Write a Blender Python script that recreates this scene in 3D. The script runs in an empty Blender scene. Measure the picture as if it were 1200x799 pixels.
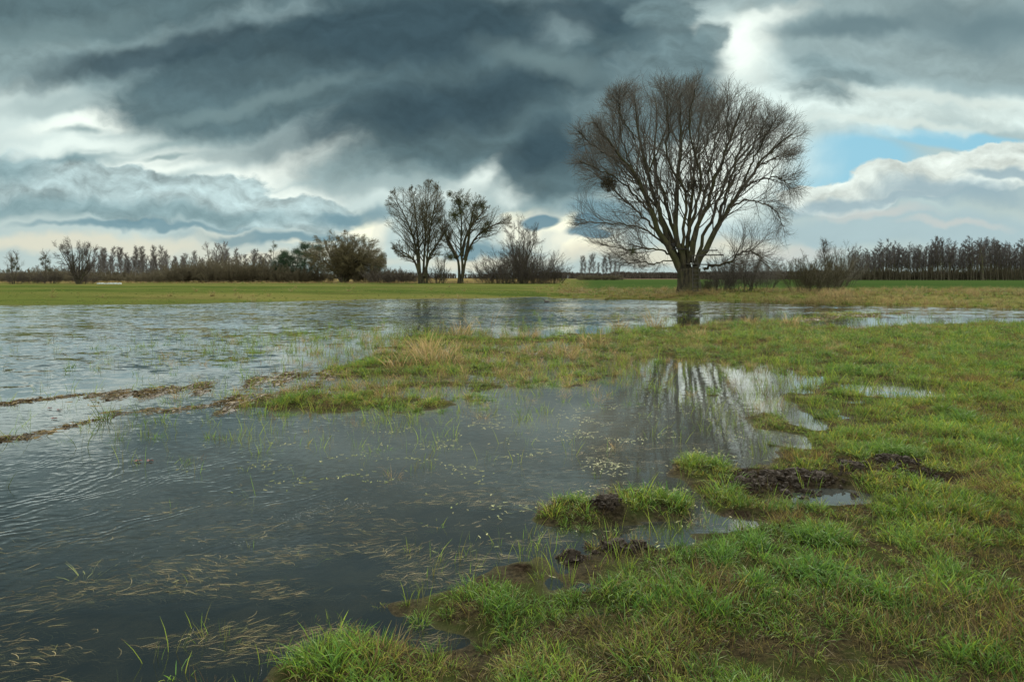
# builds the flooded meadow scene
import bpy, math, random
import numpy as np
from mathutils import Vector

random.seed(7)
RNG = np.random.default_rng(11)
SC = bpy.context.scene
COL = SC.collection
F, H, HZ = 800.0, 1.6, 325.5        # focal length in photo pixels, eye height, horizon row of the photo


def ground_pt(px, py, z=0.0):
    """world point on level z that the photo shows at (px, py)"""
    y = F * (H - z) / (py - HZ)
    return ((px - 600.0) / F * y, y)


def at(px, py, y):
    return Vector(((px - 600.0) / F * y, y, H - (py - HZ) / F * y))


def lin(r, g, b, k=1.0):
    def c(v):
        v /= 255.0
        return (v / 12.92 if v <= 0.04045 else ((v + 0.055) / 1.055) ** 2.4) * k
    return (c(r), c(g), c(b), 1.0)


# ------------------------------------------------------------------ numpy noise
def _hash(ix, iy, seed):
    h = (ix.astype(np.int64) * 374761393 + iy.astype(np.int64) * 668265263 + seed * 1442695041) & 0xFFFFFFFF
    h = ((h ^ (h >> 13)) * 1274126177) & 0xFFFFFFFF
    h = h ^ (h >> 16)
    return (h & 0xFFFF) / 65535.0


def pnoise(x, y, seed=0):
    ix, iy = np.floor(x), np.floor(y)
    fx, fy = x - ix, y - iy
    ux, uy = fx * fx * fx * (fx * (fx * 6 - 15) + 10), fy * fy * fy * (fy * (fy * 6 - 15) + 10)

    def g(dx, dy):
        a = _hash(ix + dx, iy + dy, seed) * 2 * np.pi
        return np.cos(a) * (fx - dx) + np.sin(a) * (fy - dy)
    a, b, c, d = g(0, 0), g(1, 0), g(0, 1), g(1, 1)
    return (a + (b - a) * ux + (c - a) * uy + (a - b - c + d) * ux * uy) * 1.5


def fbm(x, y, octv=4, seed=0, gain=0.5):
    s, a, t = 0.0, 1.0, 0.0
    for o in range(octv):
        s = s + a * pnoise(x * 2 ** o + 17.3 * o, y * 2 ** o - 9.1 * o, seed + o)
        t += a
        a *= gain
    return s / t


def sat(v):
    return np.clip(v, 0.0, 1.0)


def sstep(a, b, v):
    t = sat((v - a) / (b - a))
    return t * t * (3 - 2 * t)


def poly_sd(x, y, P):
    """signed distance to polygon, positive inside"""
    P = np.asarray(P, float)
    d = np.full(x.shape, 1e18)
    inside = np.zeros(x.shape, bool)
    n = len(P)
    for i in range(n):
        ax, ay = P[i]
        bx, by = P[(i + 1) % n]
        ex, ey = bx - ax, by - ay
        wx, wy = x - ax, y - ay
        t = sat((wx * ex + wy * ey) / (ex * ex + ey * ey + 1e-12))
        dx, dy = wx - ex * t, wy - ey * t
        d = np.minimum(d, dx * dx + dy * dy)
        c = ((ay > y) != (by > y))
        xi = ax + (y - ay) * ex / (ey if abs(ey) > 1e-9 else 1e-9)
        inside ^= c & (x < xi)
    d = np.sqrt(d)
    return np.where(inside, d, -d)


# ------------------------------------------------------------------ mesh helpers
def make_mesh(name, V, Fc, mat=None, smooth=True, attrs=None):
    """V (n,3) array; Fc list of index arrays, each (m,k)"""
    me = bpy.data.meshes.new(name)
    V = np.asarray(V, np.float32)
    Fs = [np.asarray(f, np.int32) for f in (Fc if isinstance(Fc, list) else [Fc]) if len(f)]
    nl = sum(f.size for f in Fs)
    npoly = sum(len(f) for f in Fs)
    me.vertices.add(len(V))
    me.vertices.foreach_set('co', V.ravel())
    if npoly:
        me.loops.add(nl)
        me.loops.foreach_set('vertex_index', np.concatenate([f.ravel() for f in Fs]))
        me.polygons.add(npoly)
        tot = np.concatenate([np.full(len(f), f.shape[1], np.int32) for f in Fs])
        st = np.concatenate([[0], np.cumsum(tot)[:-1]]).astype(np.int32)
        me.polygons.foreach_set('loop_start', st)
        me.polygons.foreach_set('loop_total', tot)
        me.polygons.foreach_set('use_smooth', np.full(npoly, smooth))
    for k, (typ, arr) in (attrs or {}).items():
        a = me.attributes.new(k, typ, 'POINT')
        arr = np.asarray(arr)
        if typ == 'FLOAT_COLOR':
            a.data.foreach_set('color', arr.astype(np.float32).ravel())
        elif typ == 'FLOAT_VECTOR':
            a.data.foreach_set('vector', arr.astype(np.float32).ravel())
        elif typ == 'INT':
            a.data.foreach_set('value', arr.astype(np.int32).ravel())
        else:
            a.data.foreach_set('value', arr.astype(np.float32).ravel())
    me.update(calc_edges=True)
    me.validate()
    if mat:
        me.materials.append(mat)
    return me


def link(name, me, parent=None, loc=None):
    o = bpy.data.objects.new(name, me)
    COL.objects.link(o)
    if loc is not None:
        o.location = loc
    if parent:
        o.parent = parent
    return o


def tag(o, label=None, cat=None, group=None, kind=None):
    if label: o['label'] = label
    if cat: o['category'] = cat
    if group: o['group'] = group
    if kind: o['kind'] = kind
    return o


def thing(name, loc, label, cat, group=None, rz=0.0, s=1.0):
    o = bpy.data.objects.new(name, None)
    COL.objects.link(o)
    o.empty_display_size = 0.2
    o.location = loc
    o.rotation_euler = (0, 0, rz)
    o.scale = (s, s, s) if not isinstance(s, (tuple, list)) else s
    return tag(o, label, cat, group)


def dup(root, loc, rz, s, label, group=None):
    r = root.copy()
    COL.objects.link(r)
    r.location = loc
    r.rotation_euler = (0, 0, rz)
    r.scale = (s, s, s) if not isinstance(s, (tuple, list)) else s
    r['label'] = label
    if group: r['group'] = group
    for ch in list(root.children):
        c = ch.copy()
        COL.objects.link(c)
        c.parent = r
    return r


class Geo:
    """collects verts, faces and a vertex colour"""
    def __init__(s):
        s.V, s.F, s.C, s.n = [], {}, [], 0

    def add(s, V, Fc, C=None):
        V = np.asarray(V, float).reshape(-1, 3)
        for f in (Fc if isinstance(Fc, list) else [Fc]):
            f = np.asarray(f, int)
            if len(f):
                s.F.setdefault(f.shape[1], []).append(f + s.n)
        s.V.append(V)
        if C is None: C = (1, 1, 1, 1)
        C = np.asarray(C, float)
        if C.ndim == 1: C = np.tile(C, (len(V), 1))
        s.C.append(C)
        s.n += len(V)

    def mesh(s, name, mat, smooth=True):
        return make_mesh(name, np.concatenate(s.V), [np.concatenate(f) for f in s.F.values()], mat, smooth,
                         {'col': ('FLOAT_COLOR', np.concatenate(s.C))})


def tubes(geo, P, R, sides=4, col=None):
    """P (N,k,3) paths, R (N,k) radii -> tapered tubes"""
    N, k, _ = P.shape
    T = np.empty_like(P)
    T[:, 1:-1] = P[:, 2:] - P[:, :-2]
    T[:, 0] = P[:, 1] - P[:, 0]
    T[:, -1] = P[:, -1] - P[:, -2]
    T /= np.linalg.norm(T, axis=2, keepdims=True) + 1e-9
    up = np.zeros_like(T)
    mean = T.mean(axis=1)
    vert = np.abs(mean[:, 2]) > 0.7
    up[vert] = (0, 1, 0)
    up[~vert] = (0, 0, 1)
    A = np.cross(T, up)
    A /= np.linalg.norm(A, axis=2, keepdims=True) + 1e-9
    B = np.cross(T, A)
    th = np.arange(sides) * 2 * np.pi / sides
    ring = P[:, :, None] + R[:, :, None, None] * (A[:, :, None] * np.cos(th)[None, None, :, None] + B[:, :, None] * np.sin(th)[None, None, :, None])
    V = ring.reshape(-1, 3)
    base = (np.arange(N)[:, None, None] * k + np.arange(k - 1)[None, :, None]) * sides
    j = np.arange(sides)[None, None]
    j2 = (j + 1) % sides
    Fq = np.stack([base + j, base + j2, base + sides + j2, base + sides + j], axis=-1).reshape(-1, 4)
    geo.add(V, Fq, col)


# ------------------------------------------------------------------ node helpers
class NT:
    def __init__(s, tree):
        s.t = tree

    def n(s, typ, **kw):
        nd = s.t.nodes.new(typ)
        for k, v in kw.items():
            setattr(nd, k, v)
        return nd

    def put(s, sock, v):
        if isinstance(v, bpy.types.NodeSocket):
            s.t.links.new(v, sock)
        else:
            sock.default_value = v

    def m(s, op, a, b=None, c=None, clamp=False):
        nd = s.n('ShaderNodeMath', operation=op, use_clamp=clamp)
        s.put(nd.inputs[0], a)
        if b is not None: s.put(nd.inputs[1], b)
        if c is not None: s.put(nd.inputs[2], c)
        return nd.outputs[0]

    def vm(s, op, a, b=None, scale=None):
        nd = s.n('ShaderNodeVectorMath', operation=op)
        s.put(nd.inputs[0], a)
        if b is not None: s.put(nd.inputs[1], b)
        if scale is not None: s.put(nd.inputs['Scale'], scale)
        return nd.outputs['Value'] if op in ('LENGTH', 'DOT_PRODUCT', 'DISTANCE') else nd.outputs[0]

    def mix(s, f, a, b, blend='MIX'):
        nd = s.n('ShaderNodeMix', data_type='RGBA', blend_type=blend)
        s.put(nd.inputs['Factor'], f)
        s.put(nd.inputs[6], a)
        s.put(nd.inputs[7], b)
        return nd.outputs[2]

    def ss(s, v, lo, hi, a=0.0, b=1.0, typ='SMOOTHSTEP'):
        nd = s.n('ShaderNodeMapRange', interpolation_type=typ)
        s.put(nd.inputs[0], v)
        nd.inputs[1].default_value, nd.inputs[2].default_value = lo, hi
        nd.inputs[3].default_value, nd.inputs[4].default_value = a, b
        return nd.outputs[0]

    def noise(s, vec, scale, detail=4, rough=0.5, dist=0.0, lac=2.0, dim='3D', out=0, norm=True):
        nd = s.n('ShaderNodeTexNoise', noise_dimensions=dim)
        nd.normalize = norm
        s.put(nd.inputs['Vector'], vec)
        nd.inputs['Scale'].default_value = scale
        nd.inputs['Detail'].default_value = detail
        nd.inputs['Roughness'].default_value = rough
        nd.inputs['Lacunarity'].default_value = lac
        nd.inputs['Distortion'].default_value = dist
        return nd.outputs[out]

    def mapping(s, vec, loc=(0, 0, 0), rot=(0, 0, 0), sc=(1, 1, 1)):
        nd = s.n('ShaderNodeMapping')
        s.put(nd.inputs[0], vec)
        nd.inputs[1].default_value, nd.inputs[2].default_value, nd.inputs[3].default_value = loc, rot, sc
        return nd.outputs[0]

    def comb(s, x, y, z=0.0):
        nd = s.n('ShaderNodeCombineXYZ')
        s.put(nd.inputs[0], x); s.put(nd.inputs[1], y); s.put(nd.inputs[2], z)
        return nd.outputs[0]

    def attr(s, name, typ='GEOMETRY', out='Color'):
        nd = s.n('ShaderNodeAttribute', attribute_name=name, attribute_type=typ)
        return nd.outputs[out]


def new_mat(name):
    m = bpy.data.materials.new(name)
    m.use_nodes = True
    t = NT(m.node_tree)
    m.node_tree.nodes.clear()
    out = t.n('ShaderNodeOutputMaterial')
    return m, t, out


def pbsdf(t, color, rough=0.8, spec=0.3, normal=None):
    b = t.n('ShaderNodeBsdfPrincipled')
    t.put(b.inputs['Base Color'], color)
    t.put(b.inputs['Roughness'], rough)
    t.put(b.inputs['Specular IOR Level'], spec)
    if normal is not None: t.put(b.inputs['Normal'], normal)
    return b


def bump(t, h, dist=1.0, strength=1.0):
    b = t.n('ShaderNodeBump')
    b.inputs['Strength'].default_value = strength
    b.inputs['Distance'].default_value = dist
    t.put(b.inputs['Height'], h)
    return b.outputs[0]


def leaf_material(name, trans=0.35, rough=0.45, spec=0.35, instanced=False):
    m, t, out = new_mat(name)
    c = t.attr('col')
    if instanced:
        tone = t.attr('tone', 'INSTANCER')
        c = t.mix(1.0, c, tone, 'MULTIPLY')
    p = pbsdf(t, c, rough, spec)
    tr = t.n('ShaderNodeBsdfTranslucent')
    t.put(tr.inputs[0], c)
    mx = t.n('ShaderNodeMixShader')
    mx.inputs[0].default_value = trans
    t.t.links.new(p.outputs[0], mx.inputs[1])
    t.t.links.new(tr.outputs[0], mx.inputs[2])
    t.t.links.new(mx.outputs[0], out.inputs[0])
    return m


def bark_material(name, c1, c2, scale=6.0, bumpd=0.02):
    m, t, out = new_mat(name)
    g = t.n('ShaderNodeTexCoord').outputs['Object']
    v = t.mapping(g, sc=(1, 1, 0.25))
    n = t.noise(v, scale, 6, 0.65)
    f = t.ss(n, 0.35, 0.65)
    big = t.ss(t.noise(g, 0.6, 3), 0.4, 0.62)
    c = t.mix(f, c1, c2)
    c = t.mix(t.m('MULTIPLY', big, 0.5), c, (c2[0] * 0.9, c2[1] * 1.15, c2[2] * 0.6, 1))
    p = pbsdf(t, c, 0.9, 0.15, bump(t, n, bumpd * 4))
    t.t.links.new(p.outputs[0], out.inputs[0])
    return m


def plain_material(name, c, rough=0.8, spec=0.3, var=0.25, scale=8.0):
    m, t, out = new_mat(name)
    g = t.n('ShaderNodeTexCoord').outputs['Object']
    n = t.noise(g, scale, 5, 0.6)
    k = t.ss(n, 0.3, 0.7, 1 - var, 1 + var, 'LINEAR')
    cc = t.vm('SCALE', c[:3], scale=k)
    p = pbsdf(t, cc, rough, spec, bump(t, n, 0.02))
    t.t.links.new(p.outputs[0], out.inputs[0])
    return m
SUN_E, OVER, EXPO, WAVE, HAZE = 4.6, 3.6, 0.2, 0.65, 0.0

# ================================================================== camera, sky, sun
cam = bpy.data.cameras.new('camera')
cam.sensor_width = 36.0
cam.lens = 24.0
cam.shift_y = -(399.5 - HZ) / 1200.0
cam.clip_start, cam.clip_end = 0.05, 12000.0
cam_o = bpy.data.objects.new('camera', cam)
COL.objects.link(cam_o)
cam_o.location = (0, 0, H)
cam_o.rotation_euler = (math.radians(90), 0, 0)
SC.camera = cam_o

SUN_EL, SUN_AZ = 36.0, 10.0         # degrees; azimuth from +Y towards +X
sun = bpy.data.lights.new('sun', 'SUN')
sun.energy = SUN_E
sun.angle = math.radians(9)
sun.color = (1.0, 0.93, 0.82)
sun_o = bpy.data.objects.new('sun', sun)
COL.objects.link(sun_o)
_e, _a = math.radians(SUN_EL), math.radians(SUN_AZ)
sd = Vector((math.sin(_a) * math.cos(_e), math.cos(_a) * math.cos(_e), math.sin(_e)))
sun_o.rotation_euler = sd.to_track_quat('Z', 'Y').to_euler()
sun_o.location = sd * 50

world = bpy.data.worlds.new('World')
SC.world = world
world.use_nodes = True
wt = NT(world.node_tree)
world.node_tree.nodes.clear()
wout = wt.n('ShaderNodeOutputWorld')
sky = wt.n('ShaderNodeTexSky', sky_type='NISHITA')
sky.sun_disc = False
sky.sun_elevation = math.radians(SUN_EL)
sky.sun_rotation = math.radians(SUN_AZ)
sky_c = wt.vm('SCALE', sky.outputs[0], scale=0.10)

D = wt.n('ShaderNodeTexCoord').outputs['Generated']
sep = wt.n('ShaderNodeSeparateXYZ')
wt.put(sep.inputs[0], D)
dx, dy, dz = sep.outputs
yy = wt.m('MAXIMUM', dy, 0.22)
A_ = wt.m('DIVIDE', dx, yy)
E_ = wt.m('DIVIDE', wt.m('MAXIMUM', dz, 0.0), yy)
P0 = wt.comb(A_, E_)
# domain warp
wv = wt.noise(P0, 3.0, 3, 0.5, out=1)
wv = wt.vm('SUBTRACT', wv, (0.5, 0.5, 0.5))
W1 = wt.vm('ADD', P0, wt.vm('SCALE', wv, scale=0.10))          # softly warped
wv2 = wt.vm('SUBTRACT', wt.noise(P0, 14.0, 3, 0.55, out=1), (0.5, 0.5, 0.5))
W2 = wt.vm('ADD', W1, wt.vm('SCALE', wv2, scale=0.05))         # plus small curls
Wc = wt.vm('ADD', P0, wt.vm('SCALE', wv, scale=0.03))
Wc = wt.vm('ADD', Wc, wt.vm('SCALE', wv2, scale=0.03))          # crisp cumulus
# shared textures
st = wt.mapping(W2, rot=(0, 0, math.radians(10)), sc=(1.0, 1.9, 1))
soft = wt.noise(st, 4.2, 6, 0.56)                              # long soft streaks
st2 = wt.mapping(W2, sc=(1.0, 1.7, 1))
bil = wt.noise(st2, 12.0, 6, 0.58)
bil_up = wt.noise(wt.vm('ADD', st2, (0.0, 0.022, 0.0)), 12.0, 6, 0.58)
relief = wt.m('SUBTRACT', bil_up, bil)                         # cloud lumps lit from above


def SP(px, py):
    return ((px - 600.0) / F, (HZ - py) / F)


def blob(px, py, rx, ry, rot=0.0, vec=None):
    """1 at the centre of an elliptical patch of sky, 0 at its rim, negative outside"""
    a, e = SP(px, py)
    v = wt.vm('SUBTRACT', vec, (a, e, 0))
    if rot:
        v = wt.mapping(v, rot=(0, 0, math.radians(-rot)))
    v = wt.vm('MULTIPLY', v, (F / rx, F / ry, 0))
    return wt.m('SUBTRACT', 1.0, wt.vm('LENGTH', v))


def union(items, vec):
    r = None
    for it in items:
        b = blob(*it, vec=vec)
        if r is None: r = b
        else:
            nd = wt.n('ShaderNodeMath', operation='SMOOTH_MAX')
            wt.put(nd.inputs[0], r); wt.put(nd.inputs[1], b)
            nd.inputs[2].default_value = 0.25
            r = nd.outputs[0]
    return r


cur = None


def layer(items, col, lo=-0.1, hi=0.5, amp=0.5, tex=None, vec=None, opac=1.0, rel=0.0, tone=0.0):
    """paints a cloud made of elliptical puffs over the sky so far"""
    global cur
    vec = vec or W2
    tex = tex or soft
    u = union(items, vec)
    if amp:
        u = wt.m('ADD', u, wt.m('MULTIPLY', wt.m('SUBTRACT', tex, 0.5), amp * 2))
    k = wt.ss(u, lo, hi, 0.0, opac)
    c = lin(*col)
    if rel or tone:
        g = 1.0
        if rel: g = wt.m('ADD', 1.0, wt.m('MULTIPLY', relief, rel))
        if tone: g = wt.m('MULTIPLY_ADD', wt.m('SUBTRACT', soft, 0.5), tone, g)
        c = wt.vm('SCALE', c[:3], scale=g)
    cur = wt.mix(k, cur, c)


# clear air between the clouds: the sky texture, a little whitened near the horizon
hz_f = wt.ss(E_, 0.02, 0.34)
blue = wt.mix(0.45, sky_c, lin(112, 176, 205))
cur = wt.mix(0.9, sky_c, lin(132, 184, 206))
veil = wt.mix(hz_f, lin(186, 196, 194), lin(158, 176, 180))
veil = wt.vm('SCALE', veil, scale=wt.m('MULTIPLY_ADD', wt.m('SUBTRACT', soft, 0.5), 0.5, 1.0))
gap = union([(990, 190, 105, 34, 0), (1120, 166, 150, 17, -4), (940, 205, 50, 45, 0)], W1)
gap = wt.m('ADD', gap, wt.m('MULTIPLY', wt.m('SUBTRACT', soft, 0.5), 0.5))
cur = wt.mix(wt.ss(gap, 0.0, 0.45, 1.0, 0.0), cur, veil)

# light openings
layer([(150, 160, 270, 74, 6), (330, 205, 200, 50, 12), (530, 205, 140, 40, 8), (30, 130, 90, 70, 0)], (206, 214, 211), 0.0, 0.5, 0.4, opac=0.95, tone=0.35)
layer([(290, 208, 150, 20, 15), (200, 188, 90, 15, 12), (140, 140, 110, 14, 6), (350, 226, 80, 13, 4), (560, 200, 50, 16, 30)], (246, 246, 238), -0.35, 0.6, 0.45, opac=0.97)
layer([(615, 262, 60, 30, 0), (675, 280, 55, 30, 0), (430, 272, 34, 34, 0), (270, 278, 60, 10, 0), (370, 284, 50, 5, 0)], (240, 232, 214), 0.0, 0.6, 0.4, bil, W2, opac=0.9)
layer([(600, 246, 26, 9, 0), (655, 265, 45, 14, 0), (428, 262, 14, 20, 0), (680, 292, 34, 9, 0)], (255, 246, 222), 0.0, 0.5, 0.5, bil, W2, opac=0.9)
layer([(850, 90, 95, 120, 10), (860, 180, 130, 70, 0), (810, 230, 110, 60, 0), (1010, 130, 160, 40, 0), (1180, 130, 120, 26, 0)], (212, 219, 215), -0.05, 0.6, 0.4, opac=0.95, tone=0.6, rel=0.8)
layer([(880, 55, 50, 40, 30), (905, 30, 60, 14, 20), (790, 42, 40, 14, 0), (850, 185, 70, 40, 20)], (252, 252, 244), -0.2, 0.7, 0.6, bil, W2, opac=0.95)
layer([(100, 292, 240, 14, 0), (330, 300, 160, 9, 0), (560, 300, 80, 10, 0), (740, 300, 160, 14, 0), (880, 290, 80, 14, 0)], (222, 210, 190), -0.25, 0.7, 0.4, opac=0.8)
# grey fringe under the dark mass
layer([(100, 62, 340, 56, 4), (330, 118, 260, 52, 14), (470, 188, 160, 40, 6), (640, 205, 110, 62, 6)], (134, 151, 154), -0.05, 0.6, 0.5, opac=0.95, rel=1.0, tone=0.8)
layer([(300, 170, 160, 12, 10), (480, 215, 130, 14, 0), (90, 118, 120, 14, 6)], (158, 172, 173), -0.2, 0.7, 0.5, opac=0.7)
# middle bank of cumulus on the left
layer([(10, 212, 80, 40, 0), (110, 220, 120, 38, 0), (215, 234, 120, 34, 6), (310, 248, 100, 24, 0), (375, 248, 60, 24, 0)], (172, 187, 189), 0.02, 0.22, 0.55, bil, W2, opac=0.95, rel=2.4)
layer([(15, 203, 60, 26, 0), (60, 246, 200, 15, 0), (230, 253, 170, 13, 0), (100, 190, 60, 7, 6)], (116, 143, 150), -0.25, 0.8, 0.5, opac=0.65)
layer([(330, 278, 130, 8, 0), (420, 252, 50, 11, 0), (170, 268, 140, 6, 0), (560, 286, 40, 8, 0), (700, 250, 60, 22, 0)], (110, 140, 152), -0.3, 0.6, 0.5, bil, W2, opac=0.85)
layer([(632, 261, 24, 11, 4), (684, 262, 22, 13, 0), (688, 274, 30, 8, 0)], (104, 134, 148), -0.1, 0.3, 0.5, bil, Wc, opac=0.95)
# wisps in the bright opening
layer([(98, 153, 30, 5, 4), (165, 174, 60, 4.5, 9), (195, 183, 30, 3.5, 8), (120, 176, 34, 4, 6)], (140, 158, 160), -0.4, 0.8, 0.8, bil, Wc, opac=0.85)
layer([(850, 185, 90, 60, 0)], (255, 255, 246), -0.2, 0.8, 0.4, bil, W2, opac=0.8, rel=0.8)
layer([(600, 215, 34, 24, 30), (570, 195, 50, 14, 24), (100, 172, 90, 14, 4)], (236, 240, 234), -0.3, 0.8, 0.6, bil, W2, opac=0.8)
# the big dark mass
layer([(60, -2, 440, 62, 5), (400, 72, 310, 68, 12), (560, 125, 220, 78, 10), (655, 180, 100, 60, 10), (760, 90, 110, 90, 0), (480, -140, 900, 190, 0)], (90, 109, 115), 0.0, 0.30, 0.42, opac=0.97, rel=0.9, tone=0.9)
layer([(480, 40, 330, 60, 5), (540, 120, 260, 40, 13), (640, 170, 80, 34, 20), (690, 20, 120, 34, 0), (200, 60, 220, 22, 10)], (54, 72, 82), -0.3, 0.75, 0.6, opac=0.85, tone=0.6, rel=0.8)
layer([(440, -150, 1500, 130, 0)], (66, 84, 92), -0.2, 0.4, 0.3, opac=0.9, tone=0.5)
layer([(30, 45, 160, 22, 8), (650, 80, 100, 20, -10), (300, 120, 140, 9, 12), (720, 150, 60, 14, 0)], (124, 142, 145), -0.3, 0.9, 0.5, opac=0.6)
# ragged right edge of the mass
layer([(765, 95, 76, 46, 0), (805, 72, 46, 32, 0), (832, 48, 22, 20, 0), (780, 18, 50, 26, 0), (750, 130, 90, 40, 0)], (112, 130, 135), 0.0, 0.5, 0.8, bil, W2, opac=0.9, rel=1.4)
# greys of the upper right
layer([(1090, -10, 260, 66, 4), (1040, 55, 190, 34, 0), (1150, 75, 190, 36, 0)], (144, 158, 160), -0.1, 0.6, 0.5, opac=0.9, rel=0.8, tone=0.4)
layer([(1160, 28, 140, 44, -6), (1010, 30, 120, 16, 10)], (100, 119, 126), -0.25, 0.8, 0.5, opac=0.85)
layer([(968, 105, 52, 28, 8), (950, 82, 26, 14, 0), (1000, 95, 60, 15, 0)], (124, 141, 145), -0.15, 0.8, 0.7, bil, W2, opac=0.9, rel=1.0)
layer([(1120, 118, 150, 8, -4), (1060, 148, 130, 6, 0)], (214, 218, 212), -0.3, 0.8, 0.5, opac=0.7)
# white cumulus above the far field
layer([(985, 232, 80, 24, 0), (1045, 212, 56, 26, 0), (1100, 206, 60, 30, 0), (1160, 196, 66, 34, 0), (1230, 190, 80, 38, 0), (1400, 195, 160, 40, 0)], (220, 221, 214), 0.08, 0.2, 0.45, bil, Wc, opac=0.97, rel=1.5)
layer([(990, 240, 90, 11, 0), (1120, 226, 110, 16, 0), (1060, 236, 60, 8, 0), (1180, 205, 60, 8, 0)], (148, 167, 177), -0.3, 0.7, 0.5, bil, W2, opac=0.85)
layer([(1080, 272, 300, 30, 0)], (166, 183, 189), -0.1, 0.5, 0.2, opac=0.8, tone=0.3)
layer([(1030, 252, 80, 7, 0), (1120, 264, 70, 6, 0), (940, 300, 80, 14, 0)], (198, 194, 190), -0.2, 0.8, 0.4, opac=0.7)

# unseen sky overhead and behind: broken cloud, brightened to light the meadow
pl = wt.comb(wt.m('DIVIDE', dx, wt.m('ADD', wt.m('ABSOLUTE', dz), 0.2)), wt.m('DIVIDE', dy, wt.m('ADD', wt.m('ABSOLUTE', dz), 0.2)))
ov = wt.noise(pl, 1.3, 5, 0.55)
ovc = wt.mix(wt.ss(ov, 0.38, 0.62), lin(158, 166, 168, OVER), lin(240, 238, 230, OVER))
w_back = wt.m('MAXIMUM', wt.ss(E_, 0.70, 1.5), wt.ss(dy, 0.5, 0.15))
cur = wt.mix(w_back, cur, ovc)
cur = wt.vm('MULTIPLY', cur, (0.93, 1.02, 1.01))
# ground side of the sphere
cur = wt.mix(wt.ss(dz, -0.02, -0.001, 1.0, 0.0), cur, (0.06, 0.065, 0.04, 1))
bg = wt.n('ShaderNodeBackground')
wt.put(bg.inputs[0], cur)
bg.inputs[1].default_value = 1.0
world.node_tree.links.new(bg.outputs[0], wout.inputs[0])
world.cycles.sampling_method = 'MANUAL'
world.cycles.sample_map_resolution = 512

SC.view_settings.view_transform = 'Standard'
SC.view_settings.look = 'None'
SC.view_settings.exposure = EXPO
SC.view_settings.gamma = 1.0
SC.cycles.max_bounces = 6
SC.cycles.transparent_max_bounces = 24
SC.cycles.diffuse_bounces = 2
SC.cycles.glossy_bounces = 3

# ================================================================== terrain
def px2w(L):
    return [ground_pt(*p) for p in L]


MEADOW = [(-1.4, -30), (-1.25, 0.6)] + px2w([
    (190, 860), (245, 800), (300, 762), (370, 752), (440, 738), (515, 712), (560, 685), (610, 668), (655, 650), (720, 642),
    (775, 628), (800, 606), (850, 590), (862, 566), (905, 545), (948, 522), (938, 498), (922, 480), (893, 468), (905, 455),
    (936, 440), (900, 431), (840, 431), (795, 427), (740, 431), (680, 441), (630, 448), (590, 458), (540, 468), (490, 474),
    (440, 470), (385, 474), (330, 478), (345, 466), (400, 456), (440, 444), (395, 440), (440, 424), (470, 408), (520, 396), (570, 402), (610, 400),
    (650, 402), (700, 396), (748, 393), (768, 385), (820, 379), (880, 378), (930, 377.5), (965, 384), (1010, 386),
    (1060, 382), (1120, 380), (1200, 378), (1500, 375), (2500, 373)]) + [(75, -30)]
FARSIDE = px2w([(-3000, 358.6), (-1500, 358.5), (-400, 358.5), (0, 358), (100, 357.2), (220, 356), (330, 353.7), (430, 351), (520, 350.2),
                (590, 349.4), (630, 347.8), (652, 349.6), (700, 350.4), (760, 352), (820, 353), (900, 355), (960, 357.5),
                (1040, 359), (1120, 360.6), (1200, 362.5), (1500, 365), (3000, 366)]) + [(6000, 60), (6000, 9000), (-6000, 9000), (-6000, 60)]
# shallow places: photo pixel centre, radii (px), height added
SHOALS = [(400, 452, 120, 22, .016), (480, 400, 110, 14, .016), (330, 470, 70, 10, .012), (620, 395, 160, 9, .014), (905, 500, 60, 45, .035), (820, 560, 60, 36, .030), (700, 460, 80, 12, .03), (760, 600, 70, 18, .045), (700, 606, 70, 12, .06), (660, 600, 26, 14, .04), (745, 590, 30, 12, .04),
          (470, 478, 120, 16, .02), (360, 470, 60, 10, .03), (560, 392, 150, 9, .03), (700, 390, 90, 5, .04), (440, 430, 60, 12, .03),
          (960, 372, 46, 2.5, .06), (1010, 366, 40, 1.4, .04), (400, 780, 60, 30, .03), (560, 720, 60, 30, .03)]
PUDDLES = [(440, 446, 50, 6, .07), (610, 407, 60, 3, .06), (690, 416, 50, 3, .06), (520, 404, 50, 3, .05), (380, 462, 40, 6, .05), (500, 460, 40, 6, .05), (800, 388, 60, 2.5, .05), (1052, 458, 48, 9, .14), (942, 495, 18, 8, .10), (905, 443, 34, 6, .09), (1175, 487, 22, 4, .08), (978, 582, 38, 9, .18), (835, 612, 50, 10, .09),
           (925, 515, 18, 8, .09), (890, 470, 30, 10, .06), (1110, 520, 16, 4, .07), (1000, 470, 14, 3, .06), (700, 720, 22, 6, .05), (1080, 590, 30, 5, .05), (1085, 566, 20, 6, .10), (860, 405, 40, 3, .05), (700, 404, 50, 2.5, .05), (812, 590, 16, 20, .08), (760, 618, 60, 7, .06), (690, 690, 18, 6, .04), (520, 750, 30, 8, .05)]
MUD = [(925, 568, 62, 13, .085), (882, 572, 22, 12, .05), (1050, 549, 26, 7, .085), (998, 553, 16, 8, .08), (1080, 562, 30, 7, .03), (730, 645, 28, 7, .07), (672, 655, 18, 6, .04), (712, 608, 16, 6, .07),
       (860, 606, 26, 5, .05), (610, 668, 16, 5, .03)]


def ell(x, y, px, py, rx, ry):
    cx, cy = ground_pt(px, py)
    rX = rx / F * cy
    rY = ry * cy * cy / (F * H)
    return ((x - cx) / rX) ** 2 + ((y - cy) / rY) ** 2


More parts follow.
